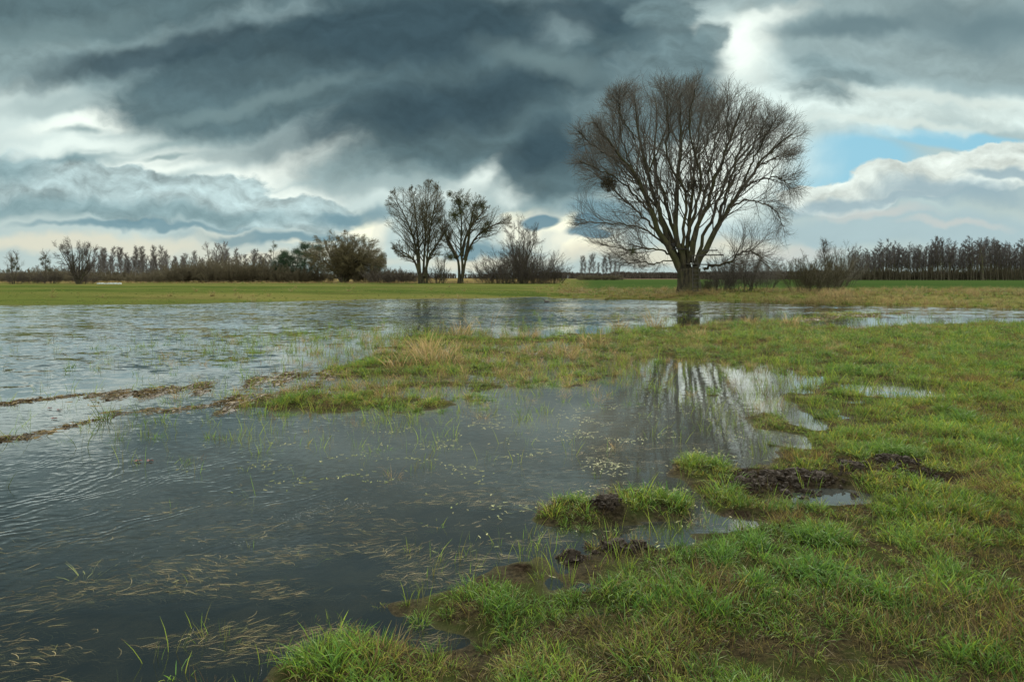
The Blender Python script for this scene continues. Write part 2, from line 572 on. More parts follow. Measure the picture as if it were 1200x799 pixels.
def terrain(x, y, fine=True):
    """height, mud amount, distance inside near meadow, distance inside far side"""
    r = np.hypot(x, y)
    near = sat(1.4 - r / 30.0)
    warp = fbm(x / 1.7, y / 1.7, 4, 3)
    w2 = fbm(x / 0.45, y / 0.45, 3, 9)
    k = sat((r - 1.5) / 12.0)
    spit = np.exp(-ell(x, y, 560, 420, 300, 34)) * (r < 40)
    s1 = poly_sd(x, y, MEADOW) - 0.17 * sat(r / 8.0) + warp * (0.30 + 0.85 * k) + w2 * 0.22 - 0.10 * spit
    s2 = poly_sd(x, y, FARSIDE) + fbm(x / 6.0, y / 6.0, 3, 31) * 1.2
    s = np.maximum(s1, s2)
    h = np.where(s > 0, 0.004 + 0.030 * sat(s / 0.6) + 0.035 * sat(s / 4.0), 0.004 + np.maximum(s * 0.075, -0.20))
    h = h - spit * sstep(-0.6, 0.6, s1) * (0.056 + 0.11 * fbm(x / 1.2, y / 0.7, 4, 19, 0.6))
    h = h + near * (0.030 * fbm(x / 0.9, y / 0.9, 4, 5) + 0.016 * w2 + 0.022 * fbm(x / 0.42, y / 0.42, 3, 15) * np.exp(-np.maximum(s1, 0) / 1.6))
    h = h + np.where(s2 > 0, 0.32 * sstep(0, 11, s2) + 0.12 * sstep(10, 80, s2) + 0.10 * fbm(x / 7, y / 7, 4, 12) * sat(s2 / 3) * sat(60 / (s2 + 1)), 0)
    for (a, b, c, d, e) in SHOALS:
        q = ell(x, y, a, b, c, d)
        h = h + np.where(h < 0.03, e * np.exp(-q) * 1.6, 0)
    for (a, b, c, d, e) in PUDDLES:
        q = ell(x, y, a, b, c, d)
        h = h - e * np.exp(-q ** 1.5 * 0.8) * (1 + 0.8 * w2)
    mud = np.zeros_like(h)
    for (a, b, c, d, e) in MUD:
        q = ell(x, y, a, b, c, d)
        g = np.exp(-q) * (1 + 0.9 * fbm(x / 0.12, y / 0.12, 3, 21) + 0.5 * w2)
        mud = np.maximum(mud, sat(g * 1.6))
        h = h + 0.45 * e * g * (1 + 0.5 * fbm(x / 0.09, y / 0.09, 3, 41))
    return h, mud, s1, s2


def regions(x, y, s2):
    """straw and ploughed/wheat field weights on the far side"""
    v = HZ + F * (H - 0.35) / np.maximum(y, 1.0)
    u = 600 + F * x / np.maximum(y, 1.0)
    n = fbm(x / 9, y / 9, 4, 51)
    straw = sstep(-0.15, 0.35, n + 0.25 * np.exp(-((s2 - 1.0) / 3.0) ** 2) - 0.15)
    left = u < 655
    # left: bright pasture up to a straw fringe in front of the thickets
    straw = np.where(left, 0.35 * sstep(0.1, 0.5, n) + sstep(125, 140, y + n * 12) * 0.95, straw)
    right = sstep(655, 700, u)
    field = right * sstep(66, 82, y + 10 * n + 0.02 * np.abs(x))
    straw = np.where(left, straw, straw * (1 - field) * (1 - 0.6 * sstep(900, 1050, u)))
    rough = right * (1 - field) * sstep(3, 8, s2)
    straw = np.clip(straw + 0.25 * rough, 0, 1)
    brown = sstep(420, 520, y) * right * (1 - sstep(800, 860, u))
    return sat(straw), sat(field), sat(brown)


def polar(r0, r1, ratio, amin, amax, na, coarse=True):
    nr = int(math.log(r1 / r0) / math.log(ratio)) + 1
    r = r0 * (r1 / r0) ** (np.arange(nr + 1) / nr)
    a = np.linspace(amin, amax, na)
    if coarse:
        b = np.linspace(amax, amin + 2 * np.pi, 40)[1:-1]
        a = np.concatenate([a, b])
        closed = True
    else:
        closed = False
    X = r[:, None] * np.sin(a)[None]
    Y = r[:, None] * np.cos(a)[None]
    m, n = X.shape
    i = np.arange(m - 1)[:, None] * n
    j = np.arange(n if closed else n - 1)[None]
    j2 = (j + 1) % n
    Q = np.stack([i + j, i + n + j, i + n + j2, i + j2], -1).reshape(-1, 4)[:, ::-1]
    return X.ravel(), Y.ravel(), Q, (m, n)


gx, gy, gq, gs = polar(0.4, 6000, 1.0105, -1.15, 1.30, 860)
gh, gmud, gs1, gs2 = terrain(gx, gy)
gh = np.where(np.hypot(gx, gy) > 5990, -30.0, gh)
gstraw, gfield, gbrown = regions(gx, gy, gs2)
gr = np.hypot(gx, gy)
turf = sstep(14, 45, gr)

m, t, out = new_mat('ground')
geo = t.n('ShaderNodeNewGeometry').outputs['Position']
A = t.n('ShaderNodeAttribute', attribute_name='mask')
sp = t.n('ShaderNodeSeparateColor'); t.put(sp.inputs[0], A.outputs['Color'])
mud_, straw_, field_ = sp.outputs[0], sp.outputs[1], sp.outputs[2]
B = t.n('ShaderNodeAttribute', attribute_name='mask2')
sp2 = t.n('ShaderNodeSeparateColor'); t.put(sp2.inputs[0], B.outputs['Color'])
turf_, brown_, wet_ = sp2.outputs[0], sp2.outputs[1], sp2.outputs[2]
n_f = t.noise(geo, 38.0, 5, 0.65)
n_m = t.noise(geo, 4.0, 5, 0.6)
n_l = t.noise(t.mapping(geo, sc=(0.35, 1.0, 1)), 0.25, 8, 0.7)
n_xl = t.noise(t.mapping(geo, sc=(0.2, 1.0, 1)), 0.035, 4, 0.55)
soil = t.mix(t.ss(n_f, 0.35, 0.7), (0.012, 0.010, 0.006, 1), (0.040, 0.031, 0.015, 1))
soil = t.mix(t.ss(n_m, 0.42, 0.62), soil, (0.022, 0.026, 0.008, 1))
grass = t.mix(t.ss(n_l, 0.35, 0.65), (0.026, 0.040, 0.009, 1), (0.048, 0.060, 0.014, 1))
grass = t.mix(t.ss(n_xl, 0.42, 0.60, 0, 0.7), grass, (0.085, 0.078, 0.024, 1))
grass = t.mix(t.ss(t.noise(t.mapping(geo, sc=(0.12, 1.0, 1)), 0.4, 6, 0.7), 0.55, 0.72, 0, 0.6), grass, (0.030, 0.026, 0.010, 1))
fld = t.mix(t.ss(n_xl, 0.35, 0.65), (0.018, 0.034, 0.009, 1), (0.028, 0.043, 0.012, 1))
strw = t.mix(t.ss(n_l, 0.4, 0.6), (0.075, 0.058, 0.022, 1), (0.13, 0.092, 0.042, 1))
far_c = t.mix(field_, grass, fld)
far_c = t.mix(straw_, far_c, strw)
far_c = t.mix(brown_, far_c, (0.12, 0.085, 0.055, 1))
col = t.mix(turf_, soil, far_c)
mudc = t.mix(t.ss(n_f, 0.4, 0.7), (0.008, 0.0055, 0.0035, 1), (0.028, 0.020, 0.013, 1))
col = t.mix(mud_, col, mudc)
bed = t.mix(t.ss(n_m, 0.35, 0.65), (0.016, 0.014, 0.009, 1), (0.055, 0.042, 0.022, 1))
col = t.mix(wet_, col, bed)
rgh = t.m('SUBTRACT', 0.9, t.m('MULTIPLY', wet_, 0.3))
bh = t.m('ADD', n_f, t.m('MULTIPLY', n_m, 2.0))
pb = pbsdf(t, col, rgh, t.m('MULTIPLY', wet_, 0.10), bump(t, bh, 0.02))
t.t.links.new(pb.outputs[0], out.inputs[0])
wet = 1 - sstep(-0.03, 0.02, gh)
one = np.ones_like(gh)
ground_me = make_mesh('ground', np.stack([gx, gy, gh], 1), gq, m, True,
                      {'mask': ('FLOAT_COLOR', np.stack([gmud, gstraw, gfield, one], 1)),
                       'mask2': ('FLOAT_COLOR', np.stack([turf, gbrown, wet, one], 1))})
ground_o = link('ground', ground_me)
# close the little hole under the photographer with a cap
cn = gs[1]
cap = make_mesh('ground', np.stack([gx[:cn], gy[:cn], gh[:cn]], 1), [np.arange(cn)[None, :]], m)
bm_v = np.concatenate([np.stack([gx, gy, gh], 1), [[0, 0, float(gh[:cn].mean())]]])
fan = np.stack([np.full(cn, len(gx)), np.roll(np.arange(cn), -1), np.arange(cn)], 1)
bpy.data.objects.remove(ground_o); bpy.data.meshes.remove(ground_me); bpy.data.meshes.remove(cap)
ext = lambda a_: np.concatenate([a_, a_[:1]])
ground_me = make_mesh('ground', bm_v, [gq, fan], m, True,
                      {'mask': ('FLOAT_COLOR', ext(np.stack([gmud, gstraw, gfield, one], 1))),
                       'mask2': ('FLOAT_COLOR', ext(np.stack([turf, gbrown, wet, one], 1)))})
ground_o = tag(link('ground', ground_me), 'wet green meadow and flooded pasture stretching to the horizon', 'ground', kind='structure')

# ------------------------------------------------------------------ water
wx, wy, wq, ws_ = polar(0.5, 140, 1.03, -1.25, 1.25, 220)
keep_far = True
u = 600 + F * wx / np.maximum(wy, 0.3)
v = HZ + F * H / np.maximum(wy, 0.3)
CALM = px2w([(-700, 470), (-100, 466), (60, 462), (130, 448), (230, 436), (330, 432), (370, 412), (430, 392), (520, 384), (600, 386), (680, 383), (760, 378), (830, 372), (930, 369), (1030, 373),
             (1100, 374), (2400, 374)]) + [(90, -80), (-90, -80)]
cs = poly_sd(wx, wy, CALM) + 0.8 * fbm(wx / 4, wy / 4, 3, 77)
chop = sstep(1.0, -2.5, cs)
chop = chop * (1 - 0.55 * sstep(760, 1000, u) * (wy > 20))
ripple = np.exp(-ell(wx, wy, 170, 575, 260, 60)) * (wy > 1.5)
ripple = np.maximum(ripple, 0.9 * np.exp(-ell(wx, wy, 60, 620, 140, 60)) * (wy > 1.5))
fine = 0.055 * sstep(720, 560, u) * sstep(0.25, 0.0, chop) * (0.4 + 0.6 * sstep(-0.3, 0.3, fbm(wx / 3, wy / 1.5, 3, 98))) * sstep(3.0, 5.5, np.hypot(wx, wy))
ripple = ripple * (0.35 + 0.65 * sstep(-0.15, 0.3, fbm(wx / 0.9, wy / 0.9, 3, 88)))
m, t, out = new_mat('water')
geo = t.n('ShaderNodeNewGeometry').outputs['Position']
A = t.n('ShaderNodeAttribute', attribute_name='wave')
sp = t.n('ShaderNodeSeparateColor'); t.put(sp.inputs[0], A.outputs['Color'])
chop_, rip_ = sp.outputs[0], sp.outputs[1]
gust = t.ss(t.noise(t.mapping(geo, sc=(0.3, 1, 1)), 0.14, 3, 0.5), 0.35, 0.65, 0.45, 1.25)
wa = t.vm('SUBTRACT', t.noise(t.mapping(geo, rot=(0, 0, 0.12), sc=(0.75, 1.25, 1)), 3.4, 3, 0.6, 0.5, out=1), (0.5, 0.5, 0.5))
wb_ = t.vm('SUBTRACT', t.noise(t.mapping(geo, rot=(0, 0, -0.3), sc=(0.6, 1.2, 1)), 0.7, 2, 0.5, 0.3, out=1), (0.5, 0.5, 0.5))
sl = t.vm('SCALE', t.vm('ADD', wa, t.vm('SCALE', wb_, scale=0.5)), scale=t.m('MULTIPLY', t.m('MULTIPLY', chop_, gust), WAVE))
wf = t.vm('SUBTRACT', t.noise(t.mapping(geo, sc=(0.6, 1.3, 1)), 14.0, 3, 0.6, 0.5, out=1), (0.5, 0.5, 0.5))
sl = t.vm('ADD', sl, t.vm('SCALE', wf, scale=t.m('MULTIPLY', sp.outputs[2], 3.6)))
sl = t.vm('MULTIPLY', sl, (0.6, 1.0, 0.0))
sl = t.vm('ADD', sl, t.vm('SCALE', (0.0, -1.0, 0.0), scale=t.m('MULTIPLY_ADD', chop_, 0.012, t.m('MULTIPLY', sp.outputs[2], 0.3))))
calm = t.m('MULTIPLY', t.noise(t.mapping(geo, sc=(0.7, 1.4, 1)), 3.0, 4, 0.5, 0.4), 0.0016)
# fans of fine capillary ripples in the pool
rc = t.vm('SUBTRACT', geo, (*ground_pt(-260, 500), 0))
wob = t.m('MULTIPLY', t.noise(geo, 1.6, 3, 0.5), 1.1)
rl = t.m('ADD', t.vm('LENGTH', rc), wob)
wav = t.m('SINE', t.m('MULTIPLY', rl, 52.0))
h2 = t.m('MULTIPLY', t.m('MULTIPLY', wav, 0.0011), rip_)
h2 = t.m('ADD', h2, t.m('MULTIPLY', t.m('MULTIPLY', t.noise(t.mapping(geo, rot=(0, 0, 0.5), sc=(0.6, 2.2, 1)), 9.0, 2, 0.5), 0.004), rip_))
nrm = t.vm('NORMALIZE', t.vm('ADD', bump(t, t.m('ADD', h2, calm), 1.0), sl))
fr = t.n('ShaderNodeFresnel'); fr.inputs['IOR'].default_value = 1.40
t.put(fr.inputs['Normal'], nrm)
gl = t.n('ShaderNodeBsdfGlossy'); gl.inputs['Roughness'].default_value = 0.035
t.put(gl.inputs['Normal'], nrm)
gl.inputs['Color'].default_value = (1, 1, 1, 1)
tr = t.n('ShaderNodeBsdfTransparent'); tr.inputs[0].default_value = (0.80, 0.84, 0.78, 1)
# dark murk, plus the pool's bright reflection painted in as pale patches
df = t.n('ShaderNodeBsdfDiffuse'); t.put(df.inputs[0], t.mix(t.attr('pool_sheen', out='Fac'), (0.009, 0.013, 0.014, 1), (0.230, 0.240, 0.215, 1)))
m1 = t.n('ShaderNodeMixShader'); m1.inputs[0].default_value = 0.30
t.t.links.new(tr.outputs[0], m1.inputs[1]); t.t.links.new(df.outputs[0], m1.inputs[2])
m2 = t.n('ShaderNodeMixShader')
t.put(m2.inputs[0], t.m('POWER', fr.outputs[0], 0.74))
t.t.links.new(m1.outputs[0], m2.inputs[1]); t.t.links.new(gl.outputs[0], m2.inputs[2])
t.t.links.new(m2.outputs[0], out.inputs[0])
pool_sheen = np.maximum.reduce([0.95 * np.exp(-ell(wx, wy, 600, 480, 230, 55)), .55 * np.exp(-ell(wx, wy, 420, 520, 260, 60)), .7 * np.exp(-ell(wx, wy, 860, 480, 90, 70)), .45 * np.exp(-ell(wx, wy, 100, 480, 260, 40))]) * (wy > 1)  # where the brighter reflection is painted into the water colour
pool_sheen = np.clip(pool_sheen * (1 + 0.5 * fbm(wx / 1.5, wy / 1.5, 3, 55)), 0, 1)
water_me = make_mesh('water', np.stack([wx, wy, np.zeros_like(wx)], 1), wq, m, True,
                     {'wave': ('FLOAT_COLOR', np.stack([chop, ripple, fine, 0 * chop + 1], 1)), 'pool_sheen': ('FLOAT', pool_sheen)})
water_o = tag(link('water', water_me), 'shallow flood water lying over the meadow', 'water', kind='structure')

# ================================================================== bare trees
def norm(v):
    return v / (np.linalg.norm(v, axis=-1, keepdims=True) + 1e-9)


def grow(S, Dv, L, k, wander, trop, rng, env=None, droop=0.0):
    """S,Dv (N,3), L (N,) -> (N,k,3) wandering paths bent by trop along z"""
    N = len(S)
    P = np.empty((N, k, 3)); P[:, 0] = S
    d = norm(Dv)
    step = (L / (k - 1))[:, None]
    for i in range(1, k):
        tz = trop * (1 - droop * i / k * 2)
        d = norm(d + rng.normal(0, wander, (N, 3)) + np.array([0, 0, tz]))
        P[:, i] = P[:, i - 1] + d * step
    return P


def spawn(P, R, per, t0, t1, ang, rng, lenf, env=None, lmin=0.3, rr=0.6, even=True):
    """children along paths: start, direction, length, radius"""
    N, k, _ = P.shape
    t = (np.arange(per)[None] + rng.uniform(0.1, 0.9, (N, per))) / per
    t = t0 + (t1 - t0) * t
    f = t * (k - 1)
    i = np.minimum(f.astype(int), k - 2)
    w = (f - i)[..., None]
    rows = np.arange(N)[:, None]
    S = P[rows, i] * (1 - w) + P[rows, i + 1] * w
    T = norm(P[rows, i + 1] - P[rows, i])
    r = R[rows, i] * (1 - w[..., 0]) + R[rows, i + 1] * w[..., 0]
    plen = np.linalg.norm(np.diff(P, axis=1), axis=2).sum(1)[:, None]
    phi = rng.uniform(0, 2 * np.pi, (N, per))
    a = np.cross(T, np.array([0.3, 0.2, 1.0])); a = norm(a)
    b = np.cross(T, a)
    q = np.radians(ang) * rng.uniform(0.7, 1.3, (N, per))
    Dv = T * np.cos(q)[..., None] + (a * np.cos(phi)[..., None] + b * np.sin(phi)[..., None]) * np.sin(q)[..., None]
    L = plen * lenf * (1.0 - 0.55 * t) * rng.uniform(0.6, 1.2, (N, per))
    L = np.maximum(L, lmin)
    S, Dv, L, r = S.reshape(-1, 3), Dv.reshape(-1, 3), L.ravel(), np.minimum(r * rr, 10).ravel()
    if env is not None:
        L2 = env_dist(S, Dv, env)
        L = np.minimum(L, np.maximum(L2, lmin * 0.5))
    return S, Dv, L, r


def env_dist(S, Dv, env):
    """distance along a ray to the inside wall of the union of ellipsoids"""
    best = np.zeros(len(S))
    for (c, rad) in env:
        o = (S - c) / rad
        d = norm(Dv) / rad
        A2 = (d * d).sum(1); B2 = (o * d).sum(1); C2 = (o * o).sum(1) - 1
        disc = B2 * B2 - A2 * C2
        tt = np.where(disc > 0, (-B2 + np.sqrt(np.maximum(disc, 0))) / A2, 0)
        best = np.maximum(best, tt)
    return best


def taper(r0, r1, k, p=1.0):
    t = np.linspace(0, 1, k)[None]
    return r0[:, None] * (1 - t) ** p + r1[:, None] * (1 - (1 - t) ** p) if p != 1 else r0[:, None] * (1 - t) + r1[:, None] * t


def catmull(pts, n):
    pts = np.asarray(pts, float)
    p = np.vstack([2 * pts[0] - pts[1], pts, 2 * pts[-1] - pts[-2]])
    m = len(pts) - 1
    out_ = []
    for s_ in np.linspace(0, m - 1e-6, n):
        i = int(s_); t = s_ - i
        a, b, c, d = p[i], p[i + 1], p[i + 2], p[i + 3]
        out_.append(0.5 * (2 * b + (c - a) * t + (2 * a - 5 * b + 4 * c - d) * t * t + (3 * b - a - 3 * c + d) * t ** 3))
    return np.array(out_)


BARK_W = bark_material('willow_bark', (0.011, 0.009, 0.006, 1), (0.042, 0.034, 0.019, 1), 5.0)
BARK_D = bark_material('dark_bark', (0.018, 0.014, 0.010, 1), (0.060, 0.048, 0.032, 1), 5.0)
TWIG_W = plain_material('willow_twigs', (0.060, 0.050, 0.038, 1), 0.85, 0.2)
TWIG_O = plain_material('olive_twigs', (0.050, 0.041, 0.020, 1), 0.85, 0.2)
TWIG_D = plain_material('dark_twigs', (0.040, 0.030, 0.022, 1), 0.85, 0.2)
TWIG_M = plain_material('mauve_twigs', (0.082, 0.070, 0.062, 1), 0.85, 0.2)
BIRCH_B = plain_material('birch_bark', (0.12, 0.11, 0.10, 1), 0.85, 0.2, 0.6, 2.0)
PINE_M = plain_material('pine_needles', (0.020, 0.040, 0.016, 1), 0.8, 0.2, 0.5, 1.0)
MIST_M = plain_material('mistletoe_leaves', (0.034, 0.036, 0.007, 1), 0.7, 0.25, 0.4, 3.0)
MIST_D = plain_material('witch_broom', (0.035, 0.027, 0.013, 1), 0.85, 0.2, 0.4, 3.0)


def mistletoe(parent, c, r, mat, seed, name='mistletoe', n=420):
    """round bush of short forked stems and paired leaves growing on a branch"""
    rg = np.random.default_rng(seed)
    g = Geo()
    d = norm(rg.normal(0, 1, (70, 3)))
    S = np.zeros((70, 3)) + rg.normal(0, 0.05 * r, (70, 3))
    P = grow(S, d, rg.uniform(0.6, 1.0, 70) * r, 4, 0.18, -0.03, rg)
    tubes(g, P, taper(np.full(70, 0.03 * r), np.full(70, 0.012 * r), 4), 3)
    q = norm(rg.normal(0, 1, (n, 3))) * (rg.uniform(0.0, 1.0, (n, 1)) ** 0.42) * r * (1 + 0.06 * rg.normal(0, 1, (n, 1)))
    a = norm(rg.normal(0, 1, (n, 3))); b = norm(np.cross(a, rg.normal(0, 1, (n, 3))))
    s_ = 0.13 * r * rg.uniform(0.6, 1.2, (n, 1))
    V = np.stack([q - a * s_, q + b * s_ * 0.3, q + a * s_, q - b * s_ * 0.3], 1).reshape(-1, 3)
    g.add(V, np.arange(n * 4).reshape(-1, 4))
    o = link(name, g.mesh(name, mat, False), parent, c)
    return o


# ---- the big crack willow ---------------------------------------------------
YW = 57.0
wb = Vector(((806 - 600) / F * YW, YW, 0.0))
_h, _, _, _ = terrain(np.array([wb.x]), np.array([wb.y]))
wb.z = float(_h[0])
willow = thing('willow_tree', wb, 'huge bare willow with many stems fanning from one thick trunk on the far bank', 'tree')


def wl(cx, cy, dep=0.0):
    """a point of the willow read off an enlarged view of the photo"""
    p = at(660 + cx / 2.853, 80 + cy / 2.853, YW + dep)
    return np.array([p.x - wb.x, dep, p.z - wb.z])


LIMBS = [   # points, radius at base, at tip, depth at the tip
    ([(398, 690), (375, 640), (330, 560), (300, 490), (265, 400), (225, 330), (150, 240), (100, 180)], .52, .06, -3.0),
    ([(400, 690), (385, 640), (345, 560), (320, 470), (285, 350), (260, 250), (240, 150), (236, 90)], .46, .05, 2.5),
    ([(408, 690), (398, 640), (378, 560), (375, 450), (385, 330), (395, 230), (390, 150), (398, 80)], .48, .05, -1.0),
    ([(404, 690), (392, 620), (362, 520), (330, 400), (302, 290), (312, 190), (305, 100)], .36, .04, 5.5),
    ([(412, 690), (412, 620), (420, 540), (430, 440), (440, 330), (452, 220), (470, 130)], .38, .05, 4.0),
    ([(420, 690), (425, 630), (440, 560), (470, 480), (500, 400), (530, 310), (562, 230), (590, 150)], .42, .05, -4.0),
    ([(425, 700), (445, 655), (480, 600), (520, 520), (545, 480), (600, 400), (650, 330), (700, 270), (765, 220)], .52, .05, -1.5),
    ([(520, 520), (545, 420), (580, 310), (600, 220), (640, 130)], .24, .04, 3.0),
    ([(600, 400), (640, 300), (680, 220), (700, 180)], .15, .03, -3.0),
    ([(470, 672), (500, 660), (550, 650), (600, 616), (650, 622), (690, 668)], .20, .04, -2.5),
    ([(380, 650), (340, 612), (280, 602), (200, 604), (130, 590)], .15, .03, -4.0),
    ([(360, 620), (330, 585), (280, 545), (200, 520), (110, 515), (60, 505)], .17, .03, 3.0),
    ([(560, 465), (610, 440), (660, 450), (710, 480), (738, 540)], .14, .02, 2.0),
    ([(335, 570), (290, 520), (240, 470), (170, 410), (80, 335)], .19, .03, 5.0),
    ([(300, 490), (240, 430), (180, 370), (100, 330), (55, 310)], .15, .03, -5.0),
    ([(385, 650), (350, 640), (300, 655), (250, 640), (215, 660)], .10, .02, -3.0),
    ([(440, 660), (470, 560), (520, 440), (560, 340), (640, 250), (720, 190)], .28, .03, 6.0),
    ([(400, 660), (400, 560), (410, 430), (350, 300), (350, 200), (345, 90)], .26, .03, -6.0),
    ([(430, 650), (450, 520), (480, 400), (500, 280), (520, 180), (515, 110)], .26, .03, 7.0),
    ([(390, 660), (350, 540), (280, 420), (190, 300), (165, 200), (180, 110)], .26, .03, 7.5),
    ([(420, 650), (420, 540), (460, 410), (445, 300), (420, 180), (440, 70)], .26, .03, -7.0),
    ([(265, 400), (215, 300), (190, 200), (190, 100)], .13, .03, 1.0),
    ([(285, 350), (330, 240), (360, 150), (350, 80)], .12, .03, -2.0),
    ([(440, 330), (490, 230), (520, 150)], .11, .03, 1.0),
    ([(545, 420), (600, 320), (655, 220), (690, 150)], .13, .03, 4.0), ([(500, 400), (540, 300), (550, 200), (545, 110)], .12, .03, -3.0),
    ([(225, 330), (160, 300), (90, 250), (50, 210)], .10, .03, -2.0), ([(265, 400), (190, 330), (120, 240)], .12, .03, 4.0), ([(650, 330), (720, 300), (770, 290)], .10, .03, 3.0),
    ([(395, 230), (430, 150), (430, 60)], .10, .03, 2.0), ([(240, 240), (190, 150), (185, 90)], .09, .03, -3.0), ([(600, 400), (670, 370), (730, 370), (760, 400)], .11, .03, -2.0),
]
wr = np.random.default_rng(5)
g = Geo()
KL = 22
PL, RL = [], []
for pts, r0, r1, dep in LIMBS:
    pp = [wl(x, y, dep * (i / (len(pts) - 1)) ** 1.4) for i, (x, y) in enumerate(pts)]
    c = catmull(pp, KL)
    c[2:-1] += wr.normal(0, 0.07, (KL - 3, 3))
    PL.append(c)
    r0 = r0 * .62
    t_ = np.linspace(0, 1, KL)
    RL.append(r1 + (r0 - r1) * (1 - t_) ** 1.15)
PL, RL = np.array(PL), np.array(RL)
tubes(g, PL, RL, 9)
# bole: fluted trunk that carries the stems
nb, nr_ = 28, 12
ang = np.arange(nb) * 2 * np.pi / nb
V = []
for i in range(nr_):
    t_ = i / (nr_ - 1)
    z = -0.35 + t_ * 2.35
    cx = -0.05 + 0.1 * t_
    rad = 0.68 + 0.30 * (1 - t_) ** 4 + 0.10 * t_ ** 2
    rad = rad * (1 + 0.10 * np.sin(ang * 5 + 0.6 + t_) + 0.06 * np.sin(ang * 9 + 2 * t_) + wr.normal(0, 0.015, nb))
    V.append(np.stack([cx + np.cos(ang) * rad * (1.05 + 0.12 * t_), np.sin(ang) * rad * 0.85, np.full(nb, z) + 0.06 * np.sin(ang * 3)], 1))
V = np.concatenate(V)
i = np.arange(nr_ - 1)[:, None] * nb; j = np.arange(nb)[None]; j2 = (j + 1) % nb
g.add(V, [np.stack([i + j, i + j2, i + nb + j2, i + nb + j], -1).reshape(-1, 4), (np.arange(nb) + (nr_ - 1) * nb)[None, :]])
link('trunk', g.mesh('trunk', BARK_W), willow)

cW = np.array([0.0, 0, 0])
def el(px, py, rx, ry, dep, depr):
    c = at(px, py, YW)
    return (np.array([c.x - wb.x, dep, c.z - wb.z]), np.array([rx, depr / 0.0713, ry]) * 0.0713)
ENV = [el(808, 198, 122, 98, 0, 9), el(745, 205, 75, 92, 0, 7.5), el(800, 190, 70, 96, 0, 8.5), el(752, 170, 62, 74, 0, 8), el(865, 190, 62, 72, 0, 7.5), el(905, 180, 36, 44, 0, 6), el(700, 250, 32, 60, 0, 6), el(890, 235, 36, 45, 0, 6),
       el(735, 290, 55, 25, 0, 6), el(885, 300, 42, 25, 0, 5)]
g = Geo()
up0 = 0.05
S, Dv, L, r = spawn(PL, RL, 24, 0.30, 1.0, 30, wr, 0.44, ENV, 1.6, 0.5)
r = np.clip(r, 0.018, 0.06)
low = S[:, 2] < 7.5
P1 = grow(S, Dv, L, 9, 0.075, 0.035, wr)
R1 = taper(r, np.full(len(r), 0.012), 9)
tubes(g, P1, R1, 4)
S, Dv, L, r = spawn(P1, R1, 7, 0.12, 1.0, 32, wr, 0.55, ENV, 1.2, 0.6)
ok = L > 0.3
S, Dv, L, r = S[ok], Dv[ok], L[ok], np.clip(r[ok], 0.010, 0.024)
P2 = grow(S, Dv, L, 6, 0.09, 0.03, wr)
R2 = taper(r, np.full(len(r), 0.005), 6)
tubes(g, P2, R2, 3)
S, Dv, L, r = spawn(P2, R2, 4, 0.1, 1.0, 34, wr, 0.75, ENV, 1.2, 0.7)
ok = L > 0.28
S, Dv, L, r = S[ok], Dv[ok], L[ok], np.clip(r[ok], 0.006, 0.009)
L = np.minimum(L, 1.5)
P3 = grow(S, Dv, L, 4, 0.09, 0.03, wr)
R3 = taper(r, np.full(len(r), 0.004), 4)
tubes(g, P3, R3, 3)
print('willow twigs', len(P1), len(P2), len(P3))
link('crown', g.mesh('crown', TWIG_W), willow)
mistletoe(willow, wl(152, 384, -2.0), 0.75, MIST_D, 1, n=900)
mistletoe(willow, wl(430, 392, -1.5), 0.72, MIST_D, 2, n=900)
mistletoe(willow, wl(250, 405, 0.0), 0.40, MIST_D, 3, n=250)
mistletoe(willow, wl(232, 612, -2.5), 0.45, MIST_M, 4, n=250)


